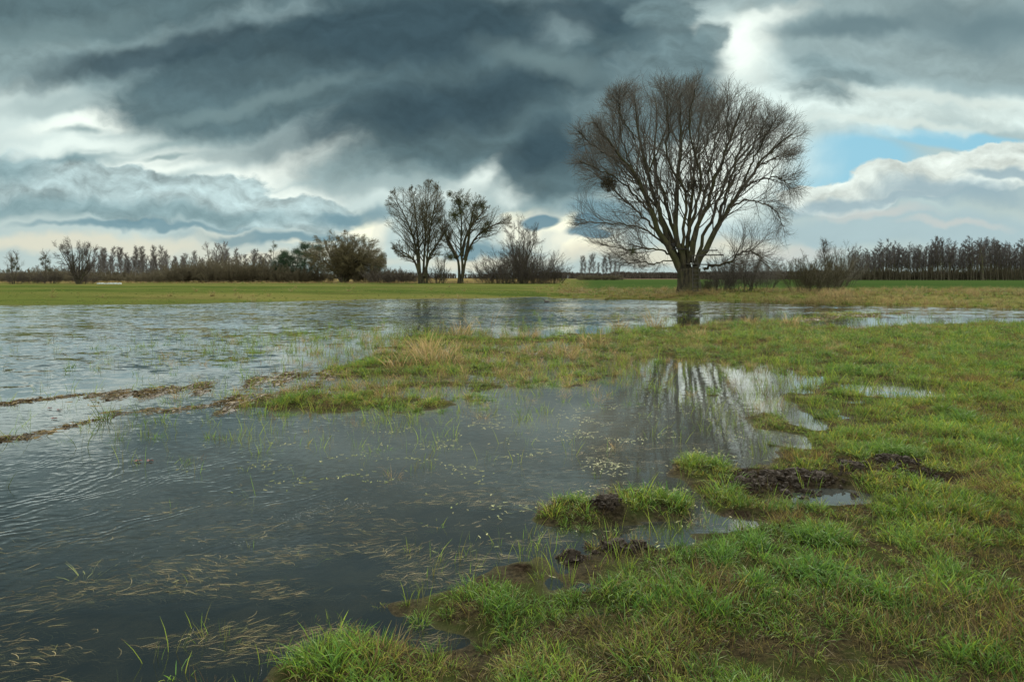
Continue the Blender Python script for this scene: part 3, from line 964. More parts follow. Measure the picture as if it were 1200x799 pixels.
# ---- generic bare tree ------------------------------------------------------
def bare_tree(seed, height, stems, spread, bark, twig, base_r=0.25, n1=16, n2=7, n3=5, fine=0.01, trop=0.06, crown0=0.35, env=None, lean=0.25, ang=38, lf=0.42, sides=6, tw_max=1.2):
    """returns (trunk mesh, crown mesh); stems: number of main stems leaving the base"""
    rg = np.random.default_rng(seed)
    gt, gc = Geo(), Geo()
    if isinstance(stems, list):
        PL = np.array([catmull(p, 14) for p in stems])
        base = np.full(len(stems), base_r) * rg.uniform(0.7, 1.0, len(stems))
    else:
        a = np.arange(stems) * 2 * np.pi / stems + rg.uniform(0, 1, stems)
        Dv = np.stack([np.cos(a) * lean, np.sin(a) * lean, np.ones(stems)], 1) if stems > 1 else np.array([[rg.normal(0, .04), rg.normal(0, .04), 1.0]])
        Lh = height * rg.uniform(0.82, 0.98, stems)
        PL = grow(np.stack([np.cos(a) * base_r * .8, np.sin(a) * base_r * .8, np.full(stems, -0.15)], 1) * (1 if stems > 1 else np.array([0, 0, 1])), Dv, Lh, 14, 0.045, 0.02, rg)
        base = np.full(stems, base_r) * rg.uniform(0.75, 1.0, stems)
    RL = taper(base, np.full(len(base), 0.02), 14, 0.9)
    RL[:, 0] *= 1.35
    tubes(gt, PL, RL, sides)
    S, Dv, L, r = spawn(PL, RL, n1, crown0, 1.0, ang, rg, lf, env, 0.8, 0.5)
    r = np.clip(r, 0.015, 0.12)
    P1 = grow(S, Dv, L, 8, 0.08, trop, rg); R1 = taper(r, np.full(len(r), fine), 8)
    big = r > 0.045
    if big.any(): tubes(gt, P1[big], R1[big], 4)
    if (~big).any(): tubes(gc, P1[~big], R1[~big], 3)
    S, Dv, L, r = spawn(P1, R1, n2, 0.15, 1.0, 34, rg, 0.55, env, 0.5, 0.6)
    r = np.clip(r, fine, 0.03)
    P2 = grow(S, Dv, L, 5, 0.09, trop, rg); R2 = taper(r, np.full(len(r), fine * 0.7), 5)
    tubes(gc, P2, R2, 3)
    if n3:
        S, Dv, L, r = spawn(P2, R2, n3, 0.15, 1.0, 32, rg, 0.7, env, 0.4, 0.7)
        L = np.minimum(L, tw_max)
        r = np.clip(r, fine * 0.7, 0.015)
        P3 = grow(S, Dv, L, 3, 0.10, trop * 0.6, rg); R3 = taper(r, np.full(len(r), fine * 0.5), 3)
        tubes(gc, P3, R3, 3)
    return gt.mesh('trunk', bark), gc.mesh('crown', twig), PL


def zground(x, y):
    return float(terrain(np.array([float(x)]), np.array([float(y)]))[0][0])


def place(name, meshes, px, Y, label, cat, group=None, rz=0.0, s=1.0):
    x = (px - 600) / F * Y
    o = thing(name, (x, Y, zground(x, Y) - 0.05), label, cat, group, rz, s)
    link('trunk', meshes[0], o)
    link('crown', meshes[1], o)
    return o


def again(root, px, Y, rz, s, label, group=None):
    x = (px - 600) / F * Y
    return dup(root, (x, Y, zground(x, Y) - 0.05), rz, s, label, group)


# two large trees left of the willow (133 m away)
YM = 133.0
def mt_(px, py, dep=0.0, bx=495):
    p = at(px, py, YM)
    return np.array([(px - bx) / F * YM, dep, p.z - 0.4])
def em(px, py, rx, ry, dep, bx):
    c = mt_(px, py, 0, bx)
    return (c, np.array([rx * YM / F, dep, ry * YM / F]))
stA = [[mt_(x, y, d) for x, y, d in s_] for s_ in [
    [(492, 334, 0), (489, 300, 0), (484, 275, -1), (474, 250, -2), (462, 228, -3)],
    [(493, 334, 0), (491, 300, 0), (488, 270, 1), (484, 240, 2), (480, 218, 3)],
    [(496, 334, 0), (496, 305, 1), (498, 275, 1), (500, 245, 0), (503, 214, 0)],
    [(500, 334, 0), (501, 305, -1), (505, 275, -2), (510, 250, -3), (516, 222, -3)],
    [(491, 320, 0), (484, 305, 1), (470, 295, 3), (456, 290, 4)],
    [(497, 325, 0), (502, 300, 2), (513, 280, 4), (521, 262, 5)]]]
envA = [em(480, 262, 34, 48, 6.5, 495), em(504, 255, 20, 44, 6.5, 495), em(472, 290, 20, 18, 5, 495), em(507, 290, 20, 22, 5, 495)]
mA = bare_tree(21, 20, stA, 0, BARK_W, TWIG_O, 0.30, 30, 10, 7, 0.016, 0.04, 0.22, envA, ang=36, lf=0.5, tw_max=2.0)
tA = place('bare_tree', mA, 495, YM, 'tall bare tree with three upright stems left of the mistletoe tree', 'tree')
stB = [[mt_(x, y, d, 540) for x, y, d in s_] for s_ in [
    [(538, 334, 0), (538, 315, 0), (535, 300, 0), (526, 288, -1), (523, 270, -2), (522, 250, -3)],
    [(541, 334, 0), (542, 312, 0), (540, 290, 0), (541, 265, 0), (539, 245, 1), (536, 228, 1)],
    [(542, 325, 0), (547, 300, 0), (556, 280, 1), (570, 268, 1), (584, 262, 1), (596, 262, 0)],
    [(545, 305, 0), (549, 285, -1), (552, 265, -2), (556, 246, -2), (562, 235, -3)],
    [(541, 300, 0), (546, 275, 2), (560, 252, 4), (572, 240, 4)],
    [(535, 302, 0), (526, 285, 2), (520, 275, 4), (512, 262, 5)]]]
envB = [em(545, 258, 34, 36, 6.5, 540), em(575, 262, 26, 24, 5.5, 540), em(524, 262, 18, 28, 5, 540)]
mB = bare_tree(22, 19, stB, 0, BARK_W, TWIG_O, 0.38, 24, 8, 6, 0.015, 0.04, 0.3, envB, ang=44, lf=0.45, tw_max=1.8)
tB = place('mistletoe_tree', mB, 540, YM, 'gnarled bare tree dotted with green mistletoe balls', 'tree')
for k, (x, y, r_) in enumerate([(528, 229, .8), (538, 237, 1.7), (541, 247, 1.3), (534, 254, 1.6), (548, 240, .8), (556, 240, .75), (564, 242, 1.1), (557, 254, .9), (571, 261, 1.0), (568, 270, 1.5), (515, 259, .8), (541, 273, .8), (551, 291, .8), (529, 302, .9)]):
    mistletoe(tB, mt_(x, y, RNG.uniform(-2, 2), 540), r_ * 1.05, MIST_M, 100 + k, n=380)

# ---- shrubs, thickets and the woods ----------------------------------------
def shrub(seed, h, w, n, bark, twig, fine=0.015, per=9, per2=6, trop=0.05, wander=0.12):
    """many stems fanning from the ground"""
    rg = np.random.default_rng(seed)
    gt, gc = Geo(), Geo()
    a = rg.uniform(0, 2 * np.pi, n)
    q = np.sqrt(rg.uniform(0, 1, n))
    S = np.stack([np.cos(a) * q * w * 0.28, np.sin(a) * q * w * 0.28, np.full(n, -0.1)], 1)
    Dv = np.stack([np.cos(a) * q * w / h * 0.62, np.sin(a) * q * w / h * 0.62, np.ones(n)], 1)
    L = h * rg.uniform(0.6, 1.05, n) * (1 - 0.18 * q)
    P = grow(S, Dv, L, 8, 0.06, 0.02, rg)
    R = taper(rg.uniform(0.5, 1, n) * 0.011 * h * 0.5, np.full(n, fine), 8)
    tubes(gt, P, R, 4)
    S, Dv, L, r = spawn(P, R, per, 0.15, 1.0, 32, rg, 0.38, None, 0.3, 0.5)
    P1 = grow(S, Dv, L, 5, wander, trop, rg); R1 = taper(np.clip(r, fine, .04), np.full(len(r), fine * .8), 5)
    tubes(gc, P1, R1, 3)
    if per2:
        S, Dv, L, r = spawn(P1, R1, per2, 0.1, 1.0, 34, rg, 0.6, None, 0.25, 0.6)
        P2 = grow(S, Dv, L, 3, wander, trop, rg); R2 = taper(np.clip(r, fine * .8, .03), np.full(len(r), fine * .6), 3)
        tubes(gc, P2, R2, 3)
    return gt.mesh('trunk', bark), gc.mesh('crown', twig)


# the small tree and thicket right of the mistletoe tree
m_ = bare_tree(31, 12.0, 5, 0, BARK_D, TWIG_D, 0.18, 20, 8, 5, 0.016, 0.05, 0.15, None, 0.22, 40, 0.42)
place('small_tree', m_, 611, 130, 'small dark bare tree rising out of the thicket right of the mistletoe tree', 'tree')
sh1 = shrub(41, 8.6, 8.0, 46, BARK_D, TWIG_D)
sh2 = shrub(42, 6.0, 8.4, 56, BARK_D, TWIG_D)
sh3 = shrub(43, 3.2, 7.0, 60, BARK_D, TWIG_D)
GT = 'shrubs of the thicket beside the mistletoe tree'
s1 = place('bare_shrub', sh1, 597, 128, 'tall bare shrub on the left side of the small dark tree', 'shrub', GT)
again(s1, 584, 131, 1.1, (1, 1, .72), 'bare shrub nearest the mistletoe tree trunk', GT)
again(s1, 622, 127, 2.2, (1, 1, .95), 'bare shrub just right of the small dark tree', GT)
again(s1, 636, 129, 3.9, (.9, .9, .78), 'bare shrub near the right end of the thicket', GT)
s2 = place('bare_shrub', sh2, 648, 127, 'low wide shrub at the right end of the thicket', 'shrub', GT, 0, (.9, .9, .75))
again(s2, 604, 124, 1.5, (.9, .9, .8), 'low dark shrub in front of the small dark tree', GT)
again(s2, 572, 128, 2.5, (.8, .8, .7), 'low dark shrub at the left end of the thicket by the mistletoe tree', GT)
again(s2, 627, 124, 4.5, (.8, .8, .7), 'low dark shrub in front of the thicket, right of the small tree', GT)
m_ = bare_tree(33, 6.5, 2, 0, BARK_W, TWIG_O, 0.10, 14, 6, 4, 0.014, 0.04, 0.25)
yt = place('young_tree', m_, 519, 131, 'slim young bare tree between the two tall trees', 'tree')
mistletoe(yt, (1.2, 0, 5.2), 0.8, MIST_M, 300, n=220)
again(s2, 512, 136, 0.5, (.7, .7, .7), 'low shrub behind the slim young tree', 'low shrubs around the two tall trees')
again(s2, 467, 140, 0.9, (.9, .9, .55), 'low shrub left of the tall three-stemmed tree', 'low shrubs around the two tall trees')
again(s2, 447, 140, 1.9, (1., .9, .6), 'low shrub between the domed willow and the three-stemmed tree', 'low shrubs around the two tall trees')

# domed willow at 400
YD = 150.0
domeV = [(np.array([0, 0, 5.0]), np.array([9.4, 8.0, 7.2]))]
rg = np.random.default_rng(9)
a = rg.uniform(0, 2 * np.pi, 16); q = np.sqrt(rg.uniform(.05, 1, 16))
dst = []
for k in range(16):
    ex, ey = math.cos(a[k]) * q[k] * 8.2, math.sin(a[k]) * q[k] * 7
    dst.append([np.array([0.5 * math.cos(a[k]), 0.5 * math.sin(a[k]), -.1]), np.array([ex * .35, ey * .35, 3.0]), np.array([ex * .75, ey * .75, 7.2 - 2.4 * q[k] ** 2]), np.array([ex, ey, 11.6 - 7.2 * q[k] ** 2])])
TWIG_P = plain_material('dome_twigs', (0.085, 0.068, 0.030, 1), 0.85, 0.2)
m_ = bare_tree(51, 10, dst, 0, BARK_D, TWIG_P, 0.26, 26, 12, 7, 0.018, 0.01, 0.10, domeV, ang=50, lf=0.55, tw_max=2.0)
place('domed_willow', m_, 403, YD, 'dense dome-shaped bare willow with a short trunk beside the pines', 'tree')
# pines
def pine(seed, h, w):
    rg = np.random.default_rng(seed)
    gt, gc = Geo(), Geo()
    P = grow(np.array([[0, 0, -.1]]), np.array([[0, 0, 1.0]]), np.array([h * .96]), 8, .03, .02, rg)
    tubes(gt, P, taper(np.array([.2]), np.array([.03]), 8), 6)
    n = 46
    z = rg.uniform(.28, 1, n) * h
    a = rg.uniform(0, 6.28, n)
    rad = w * np.sqrt(np.clip(1 - ((z / h - .55) / .5) ** 2, .05, 1)) * rg.uniform(.5, 1, n)
    S = np.stack([0 * z, 0 * z, z - .5], 1); T = np.stack([np.cos(a) * rad, np.sin(a) * rad, z * 0 + .6], 1)
    Pb = grow(S, T, np.linalg.norm(T, axis=1), 4, .08, .05, rg)
    tubes(gt, Pb, taper(np.full(n, .05), np.full(n, .015), 4), 3)
    tips = np.concatenate([Pb[:, 3], Pb[:, 2] + rg.normal(0, .2, (n, 3))])
    m = 90
    q = (tips[:, None] + rg.normal(0, 1, (len(tips), m, 3)) * np.array([.42, .42, .26])).reshape(-1, 3)
    N = len(q)
    a_ = norm(rg.normal(0, 1, (N, 3)) + [0, 0, .4]); b_ = norm(np.cross(a_, rg.normal(0, 1, (N, 3))))
    V = np.stack([q - b_ * .03, q + b_ * .03, q + a_ * .28], 1).reshape(-1, 3)
    gc.add(V, np.arange(N * 3).reshape(-1, 3))
    return gt.mesh('trunk', BARK_D), gc.mesh('crown', PINE_M, False)
GP = 'dark pines beside the domed willow'
p1 = place('pine_tree', pine(61, 8.8, 2.3), 358, 156, 'tallest dark green pine touching the domed willow', 'tree', GP)
again(p1, 347, 158, 1, .86, 'dark pine second from the domed willow', GP)
again(p1, 371, 157, 2, .96, 'dark pine partly behind the domed willow', GP)
p2 = place('pine_tree', pine(62, 7.2, 2.4), 337, 157, 'broad dark pine in the middle of the pine clump', 'tree', GP)
again(p2, 327, 158, 2, .82, 'lowest dark pine at the left end of the clump', GP)
again(p2, 443, 160, 3, .85, 'lone small pine just right of the domed willow', GP)
mp = bare_tree(34, 10.5, 1, 0, BARK_W, TWIG_O, 0.10, 12, 4, 2, 0.016, 0.06, 0.3, None, .2, 32, .2)
pt_ = place('poplar_sapling', mp, 320, 160, 'slender pale leaning tree with mistletoe left of the pines', 'tree')
mistletoe(pt_, (.5, 0, 8.6), .7, MIST_M, 301, n=200); mistletoe(pt_, (-.6, 0, 7.4), .6, MIST_M, 302, n=200)

TWIG_T = plain_material('thicket_twigs', (0.075, 0.060, 0.034, 1), 0.85, 0.2)
# long low thicket on the left: individual willow shrubs
th = [shrub(44 + k, 4.2, 9.0, 70, TWIG_T, TWIG_T, 0.022, 11, 7) for k in range(2)]
GL = 'willow shrubs of the long low thicket on the left'
ths = []
tr_ = random.Random(3)
spots = [(206, 1.0), (222, 1.08), (238, 1.15), (255, 1.1), (270, 1.12), (286, 1.05), (302, 1.15), (318, .95), (333, .85), (348, .9), (362, .8), (378, .7), (146, .5), (132, .52), (118, .5), (104, .55), (88, .5), (72, .55), (56, .5), (38, .5), (20, .5), (4, .5), (-14, .5), (428, .8), (446, .8), (462, .7), (190, .7), (176, .55), (158, .5), (478, .6)]
wordsX = ['in front of the birch row', 'below the tallest birches', 'left of the slender mistletoe tree', 'in front of the pines', 'beside the domed willow trunk']
for k, (px, s_) in enumerate(spots):
    Y = (152 if px > 155 else 176) + tr_.uniform(-3, 6)
    lab = 'rounded brown willow shrub in the long low thicket on the left, one of a run nobody can tell apart'
    lab = 'rounded brown willow shrub merging into the long low thicket under the distant birches'
    if k < 2:
        o = place('willow_shrub', th[k], px, Y, lab, 'shrub', GL, 0, (s_, s_, s_ * 1.15)); ths.append(o)
    else:
        again(ths[k % 2], px, Y, tr_.uniform(0, 6), (s_ * 1.1, s_, s_ * tr_.uniform(1.05, 1.3)), lab, GL)

# tree and two mistletoe trees at the far left
YL = 118.0
m_ = bare_tree(71, 8.0, 6, 0, BARK_D, TWIG_D, 0.18, 16, 8, 5, 0.015, 0.03, 0.15, None, 0.42, 42, 0.42)
place('bare_tree', m_, 92, YL, 'spreading dark bare tree standing alone before the birches', 'tree', None, 0.4, (1.0, 1.0, .98))
m_ = bare_tree(72, 5.9, 2, 0, BARK_D, TWIG_M, 0.09, 12, 6, 3, 0.014, 0.05, 0.35)
o = place('mistletoe_tree', m_, 16, YL, 'small tree with mistletoe clumps nearest the left edge', 'tree', None, 0, (1, 1, 1))
for k, (x, z, r_) in enumerate([(-.3, 4.2, .55), (.3, 3.6, .5), (0, 3.0, .6), (-.9, 2.4, .4), (.8, 2.7, .45), (.6, 4.5, .35)]):
    mistletoe(o, (x, 0, z), r_, MIST_M, 310 + k, n=160)
m_ = bare_tree(73, 5.6, 1, 0, BARK_D, TWIG_M, 0.09, 12, 6, 3, 0.014, 0.05, 0.35)
o = place('mistletoe_tree', m_, 53, YL + 2, 'small tree full of mistletoe left of the spreading dark tree', 'tree')
for k, (x, z, r_) in enumerate([(-.2, 4.6, .5), (.5, 4.0, .6), (-.5, 3.6, .5), (0.2, 3.0, .6), (.7, 2.5, .4), (-.8, 4.4, .4), (.1, 5.0, .35)]):
    mistletoe(o, (x, 0, z), r_, MIST_M, 320 + k, n=160)
again(s2, 60, 121, 1, (.5, .5, .45), 'low shrub below the mistletoe tree at the far left', 'low shrubs at the far left')
again(s2, 18, 119, 2, (.45, .45, .45), 'low shrub at the foot of the leftmost mistletoe tree', 'low shrubs at the far left')
again(s2, 40, 124, 3, (.6, .6, .4), 'low shrub between the two small mistletoe trees', 'low shrubs at the far left')
again(s2, 100, 120, 4, (.6, .6, .4), 'low shrub under the spreading dark tree', 'low shrubs at the far left')

# birch row far left: pale slim trees, 210-260 m
birches = [bare_tree(80 + k, 9.5, 1, 0, BIRCH_B, TWIG_M, 0.10, 30, 8, 5, 0.019, 0.05, 0.25, None, .2, 34, .26, 5) for k in range(4)]
TWIG_A = plain_material('alder_twigs', (0.046, 0.037, 0.033, 1), 0.85, 0.2)
alders = [bare_tree(90 + k, 16.5, 1, 0, BARK_D, TWIG_A, 0.20, 30, 6, 5, 0.024, 0.04, 0.33, None, .2, 46, .20, 6) for k in range(6)]
GB = 'slim birches in the distant row on the left'
src = []
bl = 'slim pale birch in the distant row behind the left thicket'
def rowtrees(name, meshes, xs, Y0, Y1, hs, label, group, sd_):
    rr = random.Random(sd_)
    first = {}
    out_ = []
    for k, (px, hgt) in enumerate(zip(xs, hs)):
        v_ = k % len(meshes)
        Y = rr.uniform(Y0, Y1)
        s_ = hgt * rr.uniform(.92, 1.08)
        rz = rr.uniform(0, 6.28)
        if v_ not in first:
            first[v_] = place(name, meshes[v_], px, Y, label, 'tree', group, rz, s_)
        else:
            again(first[v_], px, Y, rz, (s_ * rr.uniform(.85, 1.15), s_ * rr.uniform(.85, 1.15), s_), label, group)
rr = random.Random(8)
bx = [118, 124, 131, 140, 144, 149, 152, 159, 163, 166, 171, 176, 181, 184, 190, 194, 197, 202, 207, 214, 219, 224, 230, 236, 262, 268, 275, 281, 288, 294, 300, 306, 312, 318, 110, 103]
bh = [1.2, 1.3, 1.1, 1.2, 1.25, 1.15, 1.0, 1.2, 1.3, 1.15, .9, .85, 1.0, 1.25, 1.2, 1.3, 1.0, .8, .8, .9, 1.1, 1.05, .8, .9, 1.2, 1.25, 1.15, 1.1, 1.0, 1.15, 1.1, 1.0, 1.0, .9, 1.1, .9]
rowtrees('birch_tree', birches, bx, 225, 250, bh, bl, GB, 12)
bx2 = [rr.uniform(100, 335) for _ in range(46)]
rowtrees('birch_tree', birches[:3], bx2, 262, 300, [rr.uniform(.75, 1.2) for _ in bx2], bl, GB, 31)
m_ = bare_tree(99, 13.5, 4, 0, BARK_D, TWIG_M, 0.2, 16, 8, 5, 0.028, 0.05, 0.2, None, 0.35, 36, 0.4)
place('bare_tree', m_, 252, 215, 'broad bushy bare tree standing above the long left thicket', 'tree', None, 0, .95)
# dark low wood behind the birches
GW = 'low dark trees of the far wood at the left horizon'
xs = list(np.linspace(-30, 240, 44)); rowtrees('distant_tree', [alders[0], alders[1]], xs, 330, 360, [rr.uniform(.38, .52) for _ in xs], 'low dark tree in the far wood on the left horizon', GW, 14)
xs = list(np.linspace(-30, 335, 26))
fd = []
for k, px in enumerate(xs):
    again(ths[0], px, 262 + rr.uniform(-6, 6), rr.uniform(0, 6), (1.6, 1.4, rr.uniform(.95, 1.4)), 'dark undergrowth shrub at the foot of the distant birch row', 'undergrowth shrubs at the foot of the birch row')
# copse in the middle distance (300 m)
GC = 'trees of the small copse left of the big willow'
xs = [681, 686, 690, 695, 700, 706, 711, 716, 721, 725]
rowtrees('copse_tree', [birches[1], birches[2]], xs, 300, 306, [1.25, 1.0, 1.2, 1.15, .8, 1.05, 1.2, 1.1, 1.0, .7], 'slim bare tree in the small copse left of the big willow', GC, 15)
for k, px in enumerate([684, 694, 704, 714, 723]):
    again(ths[1], px, 299, k, (.8, .8, .65), 'dark shrub at the foot of the small copse', 'shrubs at the foot of the small copse')
# far wood on the horizon, one mass
g = Geo()
rg = np.random.default_rng(77)
for (u0, u1, Y, hh, n) in [(640, 800, 900, 8, 700), (720, 860, 620, 6.5, 700), (820, 1000, 480, 5.6, 900), (-200, 700, 1000, 8.0, 1800)]:
    X = (rg.uniform(u0, u1, n) - 600) / F * Y
    Yy = Y + rg.uniform(0, 40, n)
    P = np.zeros((n, 5, 3)); hgt = hh * rg.uniform(.7, 1.1, n) * (1 + .15 * np.sin(X * .03))
    for i in range(5):
        P[:, i] = np.stack([X + rg.normal(0, .3, n), Yy, .3 + hgt * i / 4], 1)
    R = np.array([.7, .9, .9, .6, .2])[None] * rg.uniform(.6, 1.2, (n, 1)) * hh / 10
    tubes(g, P, R, 5)
    # spindly tops
    S = P[:, 3].repeat(5, 0); Dv = rg.normal(0, .5, (n * 5, 3)) + [0, 0, 1]
    tubes(g, grow(S, Dv, rg.uniform(.8, 3, n * 5), 3, .1, 0, rg), np.tile(np.array([.3, .2, .1]), (n * 5, 1)), 3)
tag(link('distant_woods', g.mesh('distant_woods', TWIG_D, False)), 'low dark strip of far woods along the horizon', 'woods', kind='stuff')

# tall alder wood on the right, 300-345 m, trunk by trunk
GA = 'tall slim trees of the bare wood on the right'
xs, hs = [], []
for row in range(4):
    for px in np.arange(996, 1208, 3.8):
        xs.append(px + rr.uniform(-1.6, 1.6))
        t_ = sat((px - 990) / 60.0)
        hs.append((0.86 + .20 * float(t_)) * (1 + .07 * math.sin(px * .11) + .04 * math.sin(px * .31)) * rr.uniform(.86, 1.08) * (1.06 if px > 1100 else 1.0))
al = 'tall slim dark tree in the bare wood on the right'
n3 = len(xs) // 4
for row in range(4):
    sl = slice(row * n3, (row + 1) * n3)
    rowtrees('alder_tree', alders[row:row + 2], xs[sl], 300 + 12 * row, 310 + 12 * row, hs[sl], al, GA, 20 + row)
for k, px in enumerate(np.arange(985, 1265, 7.5)):
    again(ths[k % 2], float(px), 322 + rr.uniform(-8, 14), rr.uniform(0, 6), (1.5, 1.2, rr.uniform(1.1, 1.7) * (1.25 if px > 1140 else 1.0)), 'dark undergrowth shrub inside the bare wood on the right', 'undergrowth shrubs of the wood on the right')
m_ = bare_tree(97, 15.5, 1, 0, BARK_D, TWIG_D, 0.5, 12, 7, 5, 0.03, 0.0, 0.3, None, .2, 62, .34)
place('crooked_tree', m_, 1152, 292, 'thick-limbed tree with crooked spreading branches at the edge of the right wood', 'tree')

# shrubs near the willow
GS = 'bare shrubs along the bank near the big willow'
sv = shrub(46, 4.6, 4.2, 26, BARK_D, TWIG_W, 0.007, 14, 8, 0.02, .10)
sv2 = shrub(47, 3.6, 4.0, 34, BARK_D, TWIG_O, 0.007, 14, 8, 0.02, .10)
b1 = place('bank_shrub', sv, 868, 58.5, 'tall thin bare shrub under the low right limb of the big willow', 'shrub', GS)
again(b1, 842, 59.5, 1, (.8, .8, .62), 'thin bare shrub touching the right side of the big willow trunk', GS)
again(b1, 893, 60.5, 2.4, (.9, .9, .8), 'thin bare shrub beyond the tip of the low right limb', GS)
again(b1, 855, 62, 4, (.9, .9, .9), 'thin bare shrub behind the low right limb', GS)
b2 = place('bank_shrub', sv2, 942, 57.5, 'left of the two bushy shrubs between the willow and the wood', 'shrub', GS)
again(b2, 966, 58.5, 2, (1.15, 1.1, 1.08), 'right and fuller of the two bushy shrubs between the willow and the wood', GS)
again(b2, 828, 60, 3, (.4, .4, .4), 'low shrub at the foot of the big willow', GS)
again(b2, 972, 63, 5, (.7, .7, .9), 'shrub half hidden behind the fuller bushy shrub', GS)
m_ = bare_tree(98, 6.2, 2, 0, BARK_D, TWIG_D, 0.08, 12, 7, 5, 0.010, 0.03, 0.4, None, .2, 48, .3)
place('small_tree', m_, 969, 82, 'small round-topped tree rising behind the bushy shrubs', 'tree')
again(b1, 985, 90, 1, (1.2, 1.2, 1.3), 'thin tree-like shrub before the left end of the right wood', GS)

# hunting stand in the willow and its ladder
WOOD = plain_material('weathered_wood', (0.030, 0.026, 0.020, 1), .85, .2, .4, 6.0)
WOOD_D = plain_material('dark_wet_wood', (0.014, 0.012, 0.010, 1), .85, .2, .4, 6.0)
def box_bm(g, c, s, rz=0.0, ry=0.0):
    sx, sy, sz = [v / 2 for v in s]
    V = np.array([(x, y, z) for x in (-sx, sx) for y in (-sy, sy) for z in (-sz, sz)], float)
    ca, sa = math.cos(ry), math.sin(ry)
    V = np.stack([V[:, 0] * ca + V[:, 2] * sa, V[:, 1], -V[:, 0] * sa + V[:, 2] * ca], 1)
    ca, sa = math.cos(rz), math.sin(rz)
    V = np.stack([V[:, 0] * ca - V[:, 1] * sa, V[:, 0] * sa + V[:, 1] * ca, V[:, 2]], 1) + np.array(c)
    g.add(V, np.array([[0, 1, 3, 2], [4, 6, 7, 5], [0, 4, 5, 1], [2, 3, 7, 6], [0, 2, 6, 4], [1, 5, 7, 3]]))
def wz(px, py, d=0.0):
    p = at(px, py, YW); return (p.x - wb.x, d, p.z - wb.z)
st_ = thing('tree_stand', wb, 'rough plank platform built among the stems of the big willow', 'platform')
g = Geo(); x, y, z = wz(818, 310, -.2)
for k in range(6):
    box_bm(g, (x, y - .5 + k * .2, z + .01 * (k % 2)), (2.2, .24, .06), .03 * (k % 3 - 1), .02)
link('floor_boards', g.mesh('floor_boards', WOOD, False), st_)
for (px, py, wd, ry, d, mt2) in [(828, 294, 1.2, 0, -.9, WOOD), (826, 299.5, 2.6, -.02, -.8, WOOD), (800, 288, 1.6, .05, .4, WOOD), (795, 292, 1.3, 0, -.6, WOOD_D)]:
    g = Geo(); box_bm(g, wz(px, py, d), (wd, .09, .10), 0, ry); link('rail', g.mesh('rail', mt2, False), st_)
for (px, py, w_, h_, d) in [(789, 287, .5, .25, 0), (808, 284.5, .3, .25, -.3), (797, 287, .4, .2, .3)]:
    g = Geo(); box_bm(g, wz(px, py, d), (w_, .5, h_), .3, -.3); link('board', g.mesh('board', WOOD_D, False), st_)
ld = thing('ladder', wb, 'thin pale ladder leaning against the front of the big willow trunk', 'ladder')
for px0, px1 in ((804.3, 806.8), (813.5, 812.3)):
    a0, a1 = wz(px0, 343.0, -2.1), wz(px1, 300, -1.2)
    g = Geo(); tubes(g, np.array([[a0, a1]]), np.array([[.035, .03]]), 5); link('rail', g.mesh('rail', WOOD, False), ld)
for k in range(9):
    t_ = (k + .6) / 9.5
    yy_ = 343 + (300 - 343) * t_
    a0, a1 = wz(803.8 + 2.5 * t_, yy_, -2.1 + .9 * t_), wz(814 - 1.2 * t_, yy_, -2.1 + .9 * t_)
    g = Geo(); tubes(g, np.array([[a0, a1]]), np.array([[.028, .028]]), 5); link('rung', g.mesh('rung', WOOD, False), ld)

# row of low white bundles at the edge of the left field, and a duck on the water
WHITE = plain_material('white_wrap', (0.30, 0.31, 0.30, 1), .5, .4, .15, 2.0)
import bmesh
def soft_block(name, sx, sy, sz, mat, seed):
    bm = bmesh.new()
    bmesh.ops.create_cube(bm, size=1.0)
    bmesh.ops.subdivide_edges(bm, edges=bm.edges[:], cuts=3, use_grid_fill=True)
    rg = random.Random(seed)
    for v_ in bm.verts:
        c = v_.co.copy()
        k = 1.0 - 0.16 * (c.x ** 4 + c.y ** 4 + c.z ** 4) * 4
        v_.co = Vector((c.x * sx * k, c.y * sy * k, c.z * sz * k)) + Vector((rg.gauss(0, .012), rg.gauss(0, .012), rg.gauss(0, .01)))
        v_.co.z += sz * .45
    me = bpy.data.meshes.new(name); bm.to_mesh(me); bm.free()
    for p in me.polygons: p.use_smooth = True
    me.materials.append(mat)
    return me
wbm = soft_block('white_bundle', .50, .45, .26, WHITE, 4)
Yb = 118
for k, px in enumerate([115.8, 120.8, 125.5, 129.8, 134.5, 138.8, 143.2, 147.6, 151.2]):
    x = (px - 600) / F * Yb
    o = link('white_bundle', wbm, None, (x, Yb - k * .35, zground(x, Yb) - .03)); o.rotation_euler = (0, 0, k * .4); o.scale = (1, 1, [.9, 1, .8, .75, 1, .95, 1.05, .9, 1.05][k])
    tag(o, 'small low white bundle in the row lying on the left field edge', 'bundle', 'low white bundles in a row on the left field')
# duck
DUCK = plain_material('duck_feathers', (0.030, 0.024, 0.018, 1), .7, .3)
x, y = ground_pt(641, 354.2)
P = np.array([[(-.20, 0, .05), (-.14, 0, .06), (-.05, 0, .05), (.05, 0, .05), (.12, 0, .06), (.17, 0, .10), (.18, 0, .16), (.20, 0, .20), (.24, 0, .20), (.285, 0, .19)]])
R = np.array([[.012, .04, .075, .08, .065, .035, .028, .036, .022, .008]])
g = Geo(); tubes(g, P, R, 10)
o = tag(link('duck', g.mesh('duck', DUCK), None, (x, y, .0)), 'small dark duck swimming alone on the open water', 'duck'); o.rotation_euler = (0, 0, math.pi - .2); o.scale = (1, 1, 1)

# ================================================================== grass
GRASS = leaf_material('grass_blades', 0.42, 0.5, 0.12, True)
LOOSE_M = leaf_material('loose_grass_blades', 0.4, 0.5, 0.12, False)


